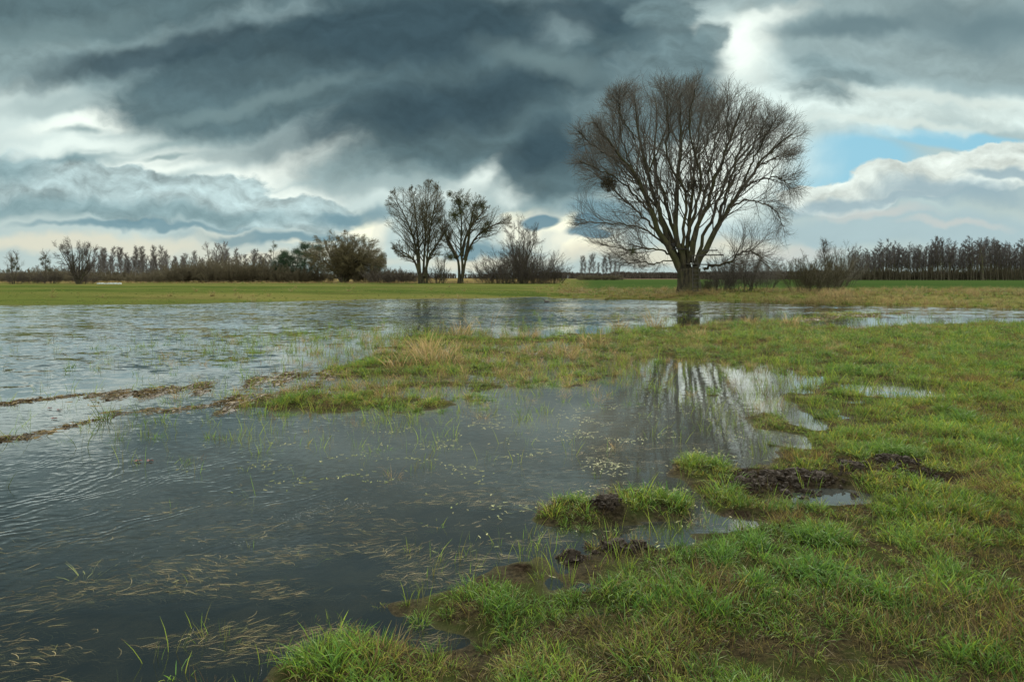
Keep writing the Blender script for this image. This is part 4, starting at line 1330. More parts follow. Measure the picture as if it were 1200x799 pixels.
def blades(g, rg, n, spread, hgt, width, lean, curl, pal, seg=3, base_dark=0.13, hvar=0.4, zoff=0.0, cen=(0, 0)):
    a = rg.uniform(0, 2 * np.pi, n)
    q = np.sqrt(rg.uniform(0, 1, n)) * spread
    bx, by = cen[0] + np.cos(a) * q, cen[1] + np.sin(a) * q
    ld = a + rg.normal(0, 0.9, n)
    L = hgt * (1 + hvar * rg.normal(0, 1, n)).clip(0.3, 1.9)
    ln = lean * np.abs(rg.normal(0, 1, n)) + 0.08
    cu = curl * rg.uniform(0.3, 1.5, n)
    tw = rg.uniform(0, np.pi, n)
    wd = width * rg.uniform(0.6, 1.3, n)
    P = np.zeros((n, seg + 1, 3))
    P[:, 0] = np.stack([bx, by, np.full(n, zoff - 0.012)], 1)
    th = ln.copy()
    for i in range(1, seg + 1):
        st_ = L / seg
        P[:, i, 0] = P[:, i - 1, 0] + np.cos(ld) * np.sin(th) * st_
        P[:, i, 1] = P[:, i - 1, 1] + np.sin(ld) * np.sin(th) * st_
        P[:, i, 2] = P[:, i - 1, 2] + np.cos(th) * st_
        th = np.minimum(th + cu / seg * 1.6, 2.3)
    W = np.stack([np.cos(tw), np.sin(tw), 0 * tw], 1)
    prof = np.array([0.8, 1.0, 0.8, 0.12]) if seg == 3 else np.linspace(1, .15, seg + 1)
    Lf = P - W[:, None] * (wd[:, None] * prof[None] / 2)[..., None]
    Rt = P + W[:, None] * (wd[:, None] * prof[None] / 2)[..., None]
    V = np.stack([Lf, Rt], 2).reshape(-1, 3)
    k = seg + 1
    b = (np.arange(n)[:, None] * k + np.arange(seg)[None]) * 2
    Q = np.stack([b, b + 1, b + 3, b + 2], -1).reshape(-1, 4)
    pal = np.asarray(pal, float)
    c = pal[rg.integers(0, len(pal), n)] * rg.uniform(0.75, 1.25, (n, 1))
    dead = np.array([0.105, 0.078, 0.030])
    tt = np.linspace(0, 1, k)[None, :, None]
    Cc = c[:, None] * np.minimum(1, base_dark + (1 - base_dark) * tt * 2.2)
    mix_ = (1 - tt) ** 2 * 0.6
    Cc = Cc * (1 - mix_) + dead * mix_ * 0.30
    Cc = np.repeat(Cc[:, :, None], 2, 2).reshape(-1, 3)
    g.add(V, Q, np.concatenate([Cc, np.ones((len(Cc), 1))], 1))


GREEN = [(0.165, 0.235, 0.022), (0.115, 0.195, 0.022), (0.200, 0.255, 0.028), (0.092, 0.180, 0.036), (0.240, 0.260, 0.034)]
DEEP = [(0.060, 0.125, 0.018), (0.080, 0.150, 0.020), (0.045, 0.100, 0.022), (0.110, 0.175, 0.028), (0.070, 0.120, 0.014)]
YELL = [(0.260, 0.255, 0.034), (0.270, 0.215, 0.045), (0.200, 0.230, 0.028)]
DEAD = [(0.130, 0.085, 0.032), (0.090, 0.055, 0.022), (0.190, 0.135, 0.058), (0.050, 0.032, 0.015)]
STRAW = [(0.36, 0.25, 0.11), (0.28, 0.19, 0.08), (0.42, 0.30, 0.14), (0.24, 0.15, 0.06)]
REEDG = [(0.060, 0.095, 0.018), (0.075, 0.115, 0.020), (0.040, 0.060, 0.016), (0.10, 0.10, 0.03)]

proto_col = bpy.data.collections.new('grass_prototypes')      # never linked to the scene: only instanced


def proto(name, g):
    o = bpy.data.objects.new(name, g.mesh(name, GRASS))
    proto_col.objects.link(o)
    return o


PR = []
rg = np.random.default_rng(200)
# 0-5 green pasture tufts
for k in range(6):
    g = Geo()
    blades(g, rg, 34, 0.060, 0.060 + 0.010 * k, 0.0050, 0.45, 1.1, (GREEN + YELL[:1]) if k < 3 else (DEEP + GREEN[:2]))
    blades(g, rg, 16, 0.08, 0.055, 0.0042, 1.1, 0.8, DEAD + YELL)
    PR.append(proto('tuft_a%02d' % k, g))
# 6-8 yellowish matted tufts
for k in range(3):
    g = Geo()
    blades(g, rg, 26, 0.07, 0.075, 0.0034, 0.75, 1.3, YELL + GREEN)
    blades(g, rg, 30, 0.09, 0.08, 0.0032, 1.25, 0.5, DEAD + STRAW[1:2])
    PR.append(proto('tuft_b%02d' % k, g))
# 9-10 dead brown mats
for k in range(2):
    g = Geo()
    blades(g, rg, 60, 0.10, 0.10, 0.0034, 1.45, 0.3, DEAD + DEAD + YELL[:2], base_dark=.8)
    blades(g, rg, 6, 0.08, 0.05, 0.0034, 0.5, 0.8, GREEN)
    PR.append(proto('tuft_c%02d' % k, g))
# 11-13 fresh taller green clumps
for k in range(3):
    g = Geo()
    blades(g, rg, 46, 0.06, 0.10 + .015 * k, 0.0058, 0.42, 1.1, DEEP + GREEN[1:2], hvar=.3)
    PR.append(proto('tuft_d%02d' % k, g))
# 14-17 sparse stalks standing in water
for k in range(4):
    g = Geo()
    blades(g, rg, 5 + 2 * k, 0.06, 0.17, 0.0045, 0.14, 0.35, GREEN[:3] + REEDG, base_dark=.7)
    PR.append(proto('tuft_e%02d' % k, g))
# 18-19 straw clumps
for k in range(2):
    g = Geo()
    blades(g, rg, 60, 0.09, 0.34, 0.0045, 0.45, 1.0, STRAW + DEAD[:1], base_dark=.8, hvar=.35)
    blades(g, rg, 14, 0.09, 0.16, 0.0045, 0.4, 1.0, GREEN)
    PR.append(proto('tuft_f%02d' % k, g))


def scatter(name, P, idx, scl, tone, label, kind='stuff', tilt=0.12):
    n = len(P)
    rot = np.stack([RNG.normal(0, tilt, n), RNG.normal(0, tilt, n), RNG.uniform(0, 2 * np.pi, n)], 1)
    me = make_mesh(name, P, [], None, True, {'rot': ('FLOAT_VECTOR', rot), 'scl': ('FLOAT', scl), 'idx': ('INT', idx),
                                             'tone': ('FLOAT_COLOR', np.concatenate([tone, np.ones((n, 1))], 1))})
    o = link(name, me)
    ng = bpy.data.node_groups.new(name, 'GeometryNodeTree')
    ng.interface.new_socket('Geometry', in_out='INPUT', socket_type='NodeSocketGeometry')
    ng.interface.new_socket('Geometry', in_out='OUTPUT', socket_type='NodeSocketGeometry')
    gi, go = ng.nodes.new('NodeGroupInput'), ng.nodes.new('NodeGroupOutput')
    ci = ng.nodes.new('GeometryNodeCollectionInfo')
    ci.inputs['Collection'].default_value = proto_col
    ci.inputs['Separate Children'].default_value = True
    ci.inputs['Reset Children'].default_value = True
    ip = ng.nodes.new('GeometryNodeInstanceOnPoints')
    ip.inputs['Pick Instance'].default_value = True

    def na(nm, ty):
        a = ng.nodes.new('GeometryNodeInputNamedAttribute')
        a.data_type = ty
        a.inputs['Name'].default_value = nm
        return a.outputs['Attribute']
    L_ = ng.links.new
    L_(gi.outputs[0], ip.inputs['Points'])
    L_(ci.outputs[0], ip.inputs['Instance'])
    L_(na('idx', 'INT'), ip.inputs['Instance Index'])
    e2r = ng.nodes.new('FunctionNodeEulerToRotation')
    L_(na('rot', 'FLOAT_VECTOR'), e2r.inputs[0])
    L_(e2r.outputs[0], ip.inputs['Rotation'])
    L_(na('scl', 'FLOAT'), ip.inputs['Scale'])
    L_(ip.outputs[0], go.inputs[0])
    mod = o.modifiers.new('scatter', 'NODES')
    mod.node_group = ng
    return tag(o, label, 'grass', kind=kind)


def cand(n, r0, r1, a0=-0.72, a1=0.72):
    r = r0 * (r1 / r0) ** RNG.uniform(0, 1, n)
    a = RNG.uniform(a0, a1, n)
    return r * np.sin(a), r * np.cos(a), r


def tones(x, y, n, amp=0.25, warm=None):
    b = 1 + amp * fbm(x / 1.4, y / 1.4, 3, 61) + 0.15 * fbm(x / 0.3, y / 0.3, 2, 62)
    w = warm if warm is not None else 0.22 * fbm(x / 2.2, y / 2.2, 3, 63)
    T = np.stack([b * (1 + w), b * (1 + 0.2 * w), b * (1 - 0.3 * w)], 1)
    return np.clip(T * RNG.uniform(0.85, 1.15, (n, 1)), 0.2, 2.0)


# ---- meadow near the camera
x, y, r = cand(120000, 1.7, 48)
h, mud, s1, s2 = terrain(x, y)
u_ = 600 + F * x / y
v_ = HZ + F * H / y
dens = 120000 / (math.log(48 / 1.7) * 1.44) / r ** 2
keep = RNG.uniform(0, 1, len(x)) < np.minimum(1, 360 / dens)
bare = 0.95 * np.exp(-ell(x, y, 1120, 752, 110, 30)) + 0.5 * np.exp(-ell(x, y, 985, 690, 60, 14)) + 0.5 * np.exp(-ell(x, y, 1010, 730, 120, 24)) + .5 * np.exp(-ell(x, y, 1190, 690, 60, 60)) + .35 * np.exp(-ell(x, y, 880, 770, 120, 20))
pk = sstep(-0.010, 0.045, h) * (1 - sat(mud * 1.5)) * (1 - 0.30 * sat(bare)) * (s2 < 0)
n_p = fbm(x / 0.5, y / 0.5, 3, 71)
pk = pk * (0.50 + 0.50 * sstep(-0.28, 0.10, n_p))
pk = np.maximum(pk, .75 * (s1 > .1) * np.exp(-ell(x, y, 930, 566, 90, 20)) * (h > .01) * (1 - sat(mud * 1.2)))
keep &= RNG.uniform(0, 1, len(x)) < pk
x, y, r, h, s1, bare, u_, v_, n_p = [q[keep] for q in (x, y, r, h, s1, bare, u_, v_, n_p)]
n = len(x)
t1 = fbm(x / 1.1, y / 1.1, 4, 72)
t2 = fbm(x / 0.7, y / 0.7, 3, 73)
idx = RNG.integers(0, 6, n)
idx = np.where((RNG.uniform(0, 1, n) < .75 * sstep(7.0, 3.5, r)), 3 + RNG.integers(0, 3, n), idx)
e_ = h < 0.035
idx = np.where((t1 > 0.30) | (RNG.uniform(0, 1, n) < .10), 6 + RNG.integers(0, 3, n), idx)
idx = np.where((t2 > 0.36) | (RNG.uniform(0, 1, n) < bare * 0.9) | (RNG.uniform(0, 1, n) < .05), 9 + RNG.integers(0, 2, n), idx)
idx = np.where((t1 < -0.25) & (RNG.uniform(0, 1, n) < 0.5), 11 + RNG.integers(0, 3, n), idx)
gap = (n_p < -0.16) & (RNG.uniform(0, 1, n) < .6)
idx = np.where(gap, 9 + RNG.integers(0, 2, n), idx)
spitw = sstep(420, 500, v_) < 0.5
brown_band = (np.exp(-ell(x, y, 620, 412, 330, 10)) + np.exp(-ell(x, y, 850, 384, 160, 7)) + np.exp(-ell(x, y, 450, 450, 120, 14)))
idx = np.where(RNG.uniform(0, 1, n) < brown_band * 0.45, 9 + RNG.integers(0, 2, n), idx)
idx = np.where((RNG.uniform(0, 1, n) < brown_band * 0.10), 18 + RNG.integers(0, 2, n), idx)
idx = np.where((RNG.uniform(0, 1, n) < brown_band * 0.20) & (idx < 18), 11 + RNG.integers(0, 3, n), idx)
scl = np.where(idx >= 18, .45, 1) * RNG.uniform(0.75, 1.25, n) * np.interp(r, [2, 6, 15, 30, 48], [0.74, 0.80, 1.05, 1.5, 2.1]) * (0.6 + 0.4 * sstep(0.0, 0.05, h)) * (0.72 + 0.55 * sstep(-0.3, 0.35, n_p))
scatter('meadow_grass', np.stack([x, y, h], 1), idx, scl, tones(x, y, n), 'short wet green and yellowish pasture grass of the near meadow')
print('meadow', n)

# ---- grass standing in the shallows
x, y, r = cand(80000, 2.0, 42)
h, mud, s1, s2 = terrain(x, y)
nn = fbm(x / 0.55, y / 0.55, 3, 81)
w = sstep(-0.85, 0.0, s1 + 0.5 * nn) * (h < 0.012) * (h > -0.12) * (s2 < -.5)
for (a, b, c, d, e) in [(470, 398, 200, 17, 1.0), (430, 470, 190, 34, .95), (330, 450, 130, 26, .35), (700, 388, 120, 6, .7), (760, 452, 60, 26, .55), (860, 450, 50, 16, .5), (820, 590, 70, 30, .5), (860, 500, 70, 40, .35),
                        (720, 600, 80, 16, .5), (520, 480, 150, 20, .6), (200, 500, 130, 26, .22), (760, 372, 180, 5, .25), (650, 400, 160, 12, .5), (980, 372, 140, 5, .35), (1120, 373, 80, 3, .3)]:
    w = np.maximum(w, e * np.exp(-ell(x, y, a, b, c, d)) * (h < 0.012) * sstep(-0.3, 0.25, nn) * 1.8)
w = w * (1 - np.exp(-ell(x, y, 978, 581, 30, 6))) * np.where(h < 0.012, 1, 0) * 0.55
w = w * (1 - 0.8 * np.exp(-ell(x, y, 1052, 458, 30, 5)))
dens = 80000 / (math.log(42 / 2.0) * 1.44) / r ** 2
keep = (RNG.uniform(0, 1, len(x)) < w) & (RNG.uniform(0, 1, len(x)) < np.minimum(1, 120 / dens))
x, y, r, h = [q[keep] for q in (x, y, r, h)]
n = len(x)
idx = 14 + RNG.integers(0, 4, n)
fr_ = fbm(x / 0.8, y / 0.8, 3, 83)
idx = np.where((fr_ > 0.1) & (RNG.uniform(0, 1, n) < .55), 11 + RNG.integers(0, 3, n), idx)
idx = np.where((RNG.uniform(0, 1, n) < .12), 6 + RNG.integers(0, 5, n), idx)
sb = np.exp(-ell(x, y, 560, 415, 280, 30)) + np.exp(-ell(x, y, 360, 455, 110, 18))
idx = np.where(RNG.uniform(0, 1, n) < .20 * sb, 18 + RNG.integers(0, 2, n), np.where(RNG.uniform(0, 1, n) < .22 * sb, 9 + RNG.integers(0, 2, n), idx))
scl = RNG.uniform(0.6, 1.15, n) * np.interp(r, [2, 6, 15, 42], [0.6, 0.8, 1.15, 1.7]) * np.where(idx >= 18, .5, 1)
scatter('shallow_water_grass', np.stack([x, y, np.maximum(h, -0.05)], 1), idx, scl, tones(x, y, n, warm=np.full(n, 0.05)), 'thin green grass stalks standing in the shallow flood water')
print('shallows', n)

# ---- far bank and rough grass round the willow
x, y, r = cand(46000, 33, 190)
h, mud, s1, s2 = terrain(x, y)
st__, fl__, br__ = regions(x, y, s2)
u_ = 600 + F * x / y
edge = np.exp(-((s2 - 0.4) / 1.2) ** 2)
w = np.clip((0.12 * edge + 0.75 * st__) * np.where((u_ < 655) & (y < 115), .35 * edge, 1) + 0.25 * (u_ > 655) * sstep(78, 60, y) + .30 * (u_ < 655) * np.exp(-s2 / 14), 0, 1) * (s2 > -0.2) * (1 - fl__)
keep = RNG.uniform(0, 1, len(x)) < w
x, y, r, h, st__, u_ = [q[keep] for q in (x, y, r, h, st__, u_)]
n = len(x)
idx = np.where(RNG.uniform(0, 1, n) < np.where((u_ < 655) & (y < 115), .04, 0.25) + .6 * st__, np.where(RNG.uniform(0, 1, n) < .5, 9, 18) + RNG.integers(0, 2, n), RNG.integers(0, 9, n))
scl = RNG.uniform(0.7, 1.2, n) * np.where(idx >= 18, 1.25, np.interp(r, [33, 190], [2.4, 4.0]) * np.where((u_ < 655) & (y < 115), .45, 1))
scatter('far_bank_grass', np.stack([x, y, h], 1), idx, scl, tones(x / 3, y / 3, n) * 0.8, 'rough straw and green grass along the far bank and under the big willow')
print('far', n)

# ---- dead grass lying under and on the water
def strands(name, x, y, z, L, wdt, ang, pal, mat, label, flat=True):
    rg = np.random.default_rng(len(x))
    n = len(x)
    P = np.zeros((n, 4, 3)); P[:, 0] = np.stack([x, y, z], 1)
    a = ang.copy(); da = rg.normal(0, .35, n)
    for i in range(1, 4):
        P[:, i] = P[:, i - 1] + np.stack([np.cos(a), np.sin(a), rg.normal(0, .03, n)], 1) * (L / 3)[:, None]
        a = a + da
    P[:, :, 2] = np.minimum(P[:, :, 2], z[:, None] + .004)
    D = norm(P[:, 1:] - P[:, :-1]); D = np.concatenate([D, D[:, -1:]], 1)
    W = np.stack([-D[..., 1], D[..., 0], 0 * D[..., 0]], -1) * (wdt[:, None] * np.array([.7, 1, .8, .2])[None])[..., None] / 2
    V = np.stack([P - W, P + W], 2).reshape(-1, 3)
    b = (np.arange(n)[:, None] * 4 + np.arange(3)[None]) * 2
    Q = np.stack([b, b + 1, b + 3, b + 2], -1).reshape(-1, 4)
    pal = np.asarray(pal); c = pal[rg.integers(0, len(pal), n)] * rg.uniform(.7, 1.3, (n, 1))
    g = Geo(); g.add(V, Q, np.concatenate([np.repeat(c, 8, 0), np.ones((n * 8, 1))], 1))
    return tag(link(name, g.mesh(name, mat)), label, 'dead grass', kind='stuff')


x, y, r = cand(300000, 2.2, 12, -0.72, 0.5)
h, mud, s1, s2 = terrain(x, y)
band = fbm((x + y * .4) / 0.9, (y - x * .15) / 0.28, 4, 91)
w = sstep(-0.15, 0.22, band) * (h < -0.01)
w = w * np.maximum.reduce([np.exp(-ell(x, y, 330, 690, 380, 120)), np.exp(-ell(x, y, 490, 640, 200, 70)), np.exp(-ell(x, y, 560, 585, 120, 30)), .8 * np.exp(-ell(x, y, 740, 540, 130, 60)), .5 * np.exp(-ell(x, y, 100, 760, 200, 60))])
keep = RNG.uniform(0, 1, len(x)) < w
x, y, r, h = [q[keep] for q in (x, y, r, h)]
n = len(x)
ang_ = 0.25 + 1.1 * fbm(x / 0.7, y / 0.7, 2, 92) + RNG.normal(0, .35, n)
depth = np.where(RNG.uniform(0, 1, n) < .12, .002, -0.004 - 0.035 * RNG.uniform(0, 1, n))
strands('sunken_dead_grass', x, y, np.maximum(depth, h + .004), RNG.uniform(.03, .10, n), RNG.uniform(.001, .0024, n) , ang_, [(0.26, .20, .10), (.19, .14, .065), (.15, .14, .055), (.34, .27, .14), (.10, .075, .04)], LOOSE_M, 'pale dead grass drifting in bands just under the pool surface')
print('sunken', n)
# floating weed flecks in the calm pool
x, y, r = cand(60000, 3.0, 14, -0.5, 0.5)
h, mud, s1, s2 = terrain(x, y)
band = fbm((x) / 0.5, (y) / 0.35, 4, 95)
w = sstep(0.0, 0.4, band) * (h < 0.0) * np.maximum.reduce([np.exp(-ell(x, y, 750, 520, 130, 60)), .7 * np.exp(-ell(x, y, 560, 500, 170, 26)), .6 * np.exp(-ell(x, y, 440, 545, 150, 22)), .9 * np.exp(-ell(x, y, 860, 560, 70, 40)), .8 * np.exp(-ell(x, y, 700, 590, 110, 30))])
keep = RNG.uniform(0, 1, len(x)) < w * .8
x, y = x[keep], y[keep]; n = len(x)
strands('floating_weed', x, y, np.full(n, .003), RNG.uniform(.015, .05, n), RNG.uniform(.004, .011, n), RNG.uniform(0, 6.28, n), [(.20, .21, .07), (.28, .26, .12), (.14, .16, .05)], LOOSE_M, 'small yellowish flecks of weed floating on the calm pool')
print('weed', n)

# foam streaks
FOAM = plain_material('foam', (0.30, 0.31, 0.30, 1), .5, .3, .1)
g = Geo(); rg = np.random.default_rng(5)
for (x0, y0, x1, y1, n, wd) in [(325, 612, 405, 592, 130, 5), (405, 592, 440, 588, 50, 4), (428, 562, 500, 566, 50, 3), (130, 655, 250, 632, 30, 4), (270, 640, 310, 630, 20, 2)]:
    t_ = rg.uniform(0, 1, n)
    px = x0 + (x1 - x0) * t_ + rg.normal(0, 6, n); py = y0 + (y1 - y0) * t_ + rg.normal(0, wd * .9, n)
    yy_ = F * H / (py - HZ); xx_ = (px - 600) / F * yy_
    a_ = rg.uniform(0, 6.28, (n, 6)); a_.sort(axis=1)
    rr_ = rg.uniform(.0008, .0022, (n, 1))
    V = np.stack([xx_[:, None] + np.cos(a_) * rr_ * 1.8, yy_[:, None] + np.sin(a_) * rr_, np.full((n, 6), .005)], -1).reshape(-1, 3)
    g.add(V, np.arange(n * 6).reshape(-1, 6))
tag(link('water_foam', g.mesh('water_foam', FOAM, False)), 'thin white streaks of foam bubbles drifting on the pool', 'foam', kind='stuff')


# ---- single things: straw clump, littered islands, tufts in the water, mud clods
def tuft_thing(name, px, py, spec, label, cat, group=None, zmin=-0.04):
    rg = np.random.default_rng(int(px * 7 + py * 13))
    x, y = ground_pt(px, py)
    g = Geo()
    for sp_ in spec:
        blades(g, rg, **sp_)
    o = link(name, g.mesh(name, LOOSE_M), None, (x, y, max(zground(x, y), zmin)))
    return tag(o, label, cat, group)


GTU = 'grass tufts standing in the pool'
def T(n, h, w=.05, lean=.15, curl=.4, pal=REEDG, wd=.005):
    return dict(n=n, spread=w, hgt=h, width=wd, lean=lean, curl=curl, pal=pal, base_dark=.7)
TU = [
    (123, 493, [T(26, .24, .05, .2, .5, REEDG, .007)], 'upright dark green tuft standing in the pool below the brown litter strips, tallest there'),
    (42, 512, [T(20, .10, .10, .7, .8, REEDG + DEAD), T(2, .3, .05, .5, .3)], 'dark drooping clump with one leaning blade at the left edge of the pool'),
    (95, 525, [T(3, .22, .05, .35, .8, REEDG, .006)], 'three bent dark blades left of the tallest upright tuft'),
    (162, 487, [T(9, .20, .05, .2, .5, REEDG)], 'small upright tuft right of the tallest tuft in the pool'),
    (5, 572, [T(2, .13, .02, .2, .4, REEDG, .005)], 'single dark blade poking from the water at the extreme left'),
    (212, 497, [T(8, .10, .05, .6, .8, GREEN)], 'small bright green clump in the pool left of the grassy spit'),
    (198, 530, [T(3, .15, .02, .15, .3, REEDG, .006)], 'pair of dark stalks with a long mirror image in the mid pool'),
    (262, 512, [T(3, .13, .02, .15, .3, REEDG, .006)], 'thin stalks in the pool before the left end of the spit'),
    (355, 522, [T(10, .12, .07, .4, .8, GREEN + YELL)], 'low green clump in the middle of the pool before the spit'),
    (527, 525, [T(9, .08, .06, .5, .9, GREEN)], 'tiny green clump alone in the open middle of the pool'),
    (612, 492, [T(14, .22, .08, .15, .4, GREEN[:2] + REEDG, .006)], 'tall thin green stalks standing in open water right of the spit tip'),
    (513, 615, [T(16, .075, .05, .6, .9, GREEN + YELL)], 'small spiky green clump in the lower middle of the pool'),
    (578, 573, [T(8, .06, .05, .5, .9, YELL)], 'small yellowish clump in the pool above the spiky green one'),
    (100, 675, [T(30, .11, .03, 1.3, .4, [(.25, .25, .10), (.18, .2, .07)])], 'flattened pale star-shaped tuft in the lower left water'),
    (700, 560, [T(5, .10, .03, .15, .4, REEDG)], 'short dark stalks in the pool left of the mud bank'),
    (646, 610, [T(34, .09, .05, .35, .9, YELL + GREEN)], 'yellow-green clump leading the small grassy islet'),
    (745, 600, [T(60, .13, .09, .45, 1., GREEN + YELL)], 'bushy green clump on the small grassy islet beside the mud'),
    (850, 585, [T(70, .15, .10, .6, .9, GREEN)], 'broad fresh green clump against the left end of the mud bank'),
    (130, 692, [T(6, .07, .06, .5, .9, GREEN)], 'few green blades rising near the left bottom of the pool'),
    (350, 655, [T(10, .08, .10, .8, .6, YELL + GREEN)], 'sprawling yellowish blades in the dark lower pool'),
    (262, 722, [T(7, .06, .05, .5, .9, YELL)], 'small clump in the dark lower pool above the meadow corner'),
    (232, 680, [T(7, .06, .06, .9, .5, YELL)], 'half-sunken yellowish clump in the lower left pool'),
    (395, 745, [T(9, .09, .06, .5, .9, GREEN)], 'green blades in the water just off the lower meadow edge'),
    (210, 792, [T(9, .08, .05, .4, .9, GREEN)], 'green blades cut by the lower picture edge in the pool'),
]
for px, py, sp_, lab in TU:
    tuft_thing('grass_tuft', px, py, sp_, lab, 'grass tuft', GTU)
tuft_thing('straw_clump', 512, 428, [dict(n=130, spread=.42, hgt=.50, width=.008, lean=.35, curl=1.1, pal=STRAW, base_dark=.8), dict(n=60, spread=.55, hgt=.28, width=.007, lean=.7, curl=1.2, pal=STRAW + YELL), dict(n=14, spread=.3, hgt=.8, width=.006, lean=.4, curl=.7, pal=STRAW)],
           'largest straw-yellow clump of tall dry grass in the middle of the spit', 'dry grass', 'dry straw clumps on the spit')
tuft_thing('straw_clump', 497, 418, [dict(n=60, spread=.20, hgt=.42, width=.008, lean=.12, curl=.4, pal=STRAW, base_dark=.8)],
           'narrow upright orange straw clump just left of the largest one', 'dry grass', 'dry straw clumps on the spit')
tuft_thing('straw_clump', 570, 398, [dict(n=22, spread=.45, hgt=.85, width=.008, lean=.45, curl=.9, pal=STRAW)],
           'tall arching thin straw stems behind the largest clump', 'dry grass', 'dry straw clumps on the spit')
for px, py, hh, lab in [(540, 396, .45, 'tall straw clump on the far side of the spit behind the largest clump'), (470, 432, .26, 'low straw clump at the left foot of the largest clump'), (620, 398, .30, 'small straw clump midway along the far edge of the spit'), (880, 381, .28, 'small straw clump at the channel edge left of the rounded one'), (696, 409, .40, 'leaning orange straw clump right of the middle of the spit'), (662, 416, .22, 'low rounded orange straw clump on the south edge of the spit'),
                        (768, 385, .50, 'upright brownish straw clump on the north edge of the spit'), (726, 386, .40, 'short brownish straw clump left of the upright one on the north edge'),
                        (927, 383, .34, 'rounded straw clump by the channel at the right'), (815, 396, .2, 'low orange straw patch at the root of the spit')]:
    tuft_thing('straw_clump', px, py, [dict(n=90, spread=.28, hgt=hh, width=.010, lean=.3, curl=.9, pal=STRAW + DEAD[:1], base_dark=.8)], lab, 'dry grass', 'dry straw clumps on the spit')


def islet(name, pts, wid, label, cat, group, amt=1.0, green=.1, pal=DEAD):
    """strip of matted dead stalks lying just above the water along a line"""
    rg = np.random.default_rng(int(pts[0][0] * 3 + pts[0][1]))
    W = [np.array(ground_pt(*p)) for p in pts]
    g = Geo()
    org = W[0]
    px_seed = float(pts[0][0] % 17)
    # low soggy mound
    L_ = np.linalg.norm(np.diff(np.array(W), axis=0), axis=1).sum()
    k = 60
    wid = wid * 1.45
    ts = np.linspace(0, len(W) - 1 - 1e-6, k)
    cen = np.array([W[int(t_)] * (1 - t_ % 1) + W[int(t_) + 1] * (t_ % 1) for t_ in ts]) - org
    cen[:, 1] += .35 * wid * fbm(np.linspace(0, 5, k) + px_seed, np.zeros(k) + 3.3, 2, 9) * 4
    prof = np.sin(np.linspace(0.02, math.pi - .02, k)) ** .5 * wid * (0.02 + 2.2 * np.abs(fbm(np.linspace(0, 9, k) + px_seed, np.zeros(k) + .5, 3, 7)) + .35 * rg.uniform(0, 1, k))
    m = 9
    s_ = np.linspace(-1, 1, m)
    V = np.zeros((k, m, 3))
    V[:, :, 0] = cen[:, None, 0]
    V[:, :, 1] = cen[:, None, 1] + s_[None] * prof[:, None]
    V[:, :, 2] = (1 - s_[None] ** 2) * .035 * amt + rg.normal(0, .011, (k, m)) - .022
    i = np.arange(k - 1)[:, None] * m; j = np.arange(m - 1)[None]
    g.add(V.reshape(-1, 3), np.stack([i + j, i + m + j, i + m + j + 1, i + j + 1], -1).reshape(-1, 4), np.array([.050, .038, .018, 1]))
    n = int(L_ * wid * 620 * amt) + 60
    t_ = rg.uniform(0, k - 1.001, n); ii = t_.astype(int); w_ = (t_ - ii)[:, None]
    c = cen[ii] * (1 - w_) + cen[ii + 1] * w_
    off = rg.normal(0, .75, n) * (prof[ii]) + rg.normal(0, .05, n)
    x = c[:, 0] + rg.normal(0, .03, n); y = c[:, 1] + off
    z = .003 + .028 * amt * np.maximum(0, 1 - (off / prof[ii]) ** 2) * rg.uniform(.3, 1.3, n)
    a = rg.normal(0.05, .9, n) + np.where(rg.uniform(0, 1, n) < .5, 0, math.pi)
    Ls = rg.uniform(.03, .14, n)
    P = np.zeros((n, 3, 3)); P[:, 0] = np.stack([x, y, z], 1)
    up = rg.uniform(-.08, .22, n)
    P[:, 1] = P[:, 0] + np.stack([np.cos(a), np.sin(a), up], 1) * (Ls / 2)[:, None]
    P[:, 2] = P[:, 1] + np.stack([np.cos(a + .3), np.sin(a + .3), up - .25], 1) * (Ls / 2)[:, None]
    P[:, :, 2] = np.maximum(P[:, :, 2], .001)
    Wd = np.stack([-np.sin(a), np.cos(a), rg.normal(0, .6, n)], 1)[:, None] * (np.array([.8, 1, .3])[None] * rg.uniform(.003, .007, n)[:, None])[..., None]
    V = np.stack([P - Wd, P + Wd], 2).reshape(-1, 3)
    b = (np.arange(n)[:, None] * 3 + np.arange(2)[None]) * 2
    p_ = np.asarray(pal); c_ = p_[rg.integers(0, len(p_), n)] * rg.uniform(.4, 1.2, (n, 1))
    g.add(V, np.stack([b, b + 1, b + 3, b + 2], -1).reshape(-1, 4), np.concatenate([np.repeat(c_, 6, 0), np.ones((n * 6, 1))], 1))
    ng_ = int(n * (green + .08) * .4)
    for q in range(max(1, ng_ // 12)):
        ii = rg.integers(1, k - 1)
        blades(g, rg, 12, .12, .14, .006, .35, .8, GREEN + YELL, cen=(cen[ii, 0], cen[ii, 1] + rg.normal(0, .4) * prof[ii]))
    o = link(name, g.mesh(name, LOOSE_M), None, (org[0], org[1], 0))
    return tag(o, label, cat, group)


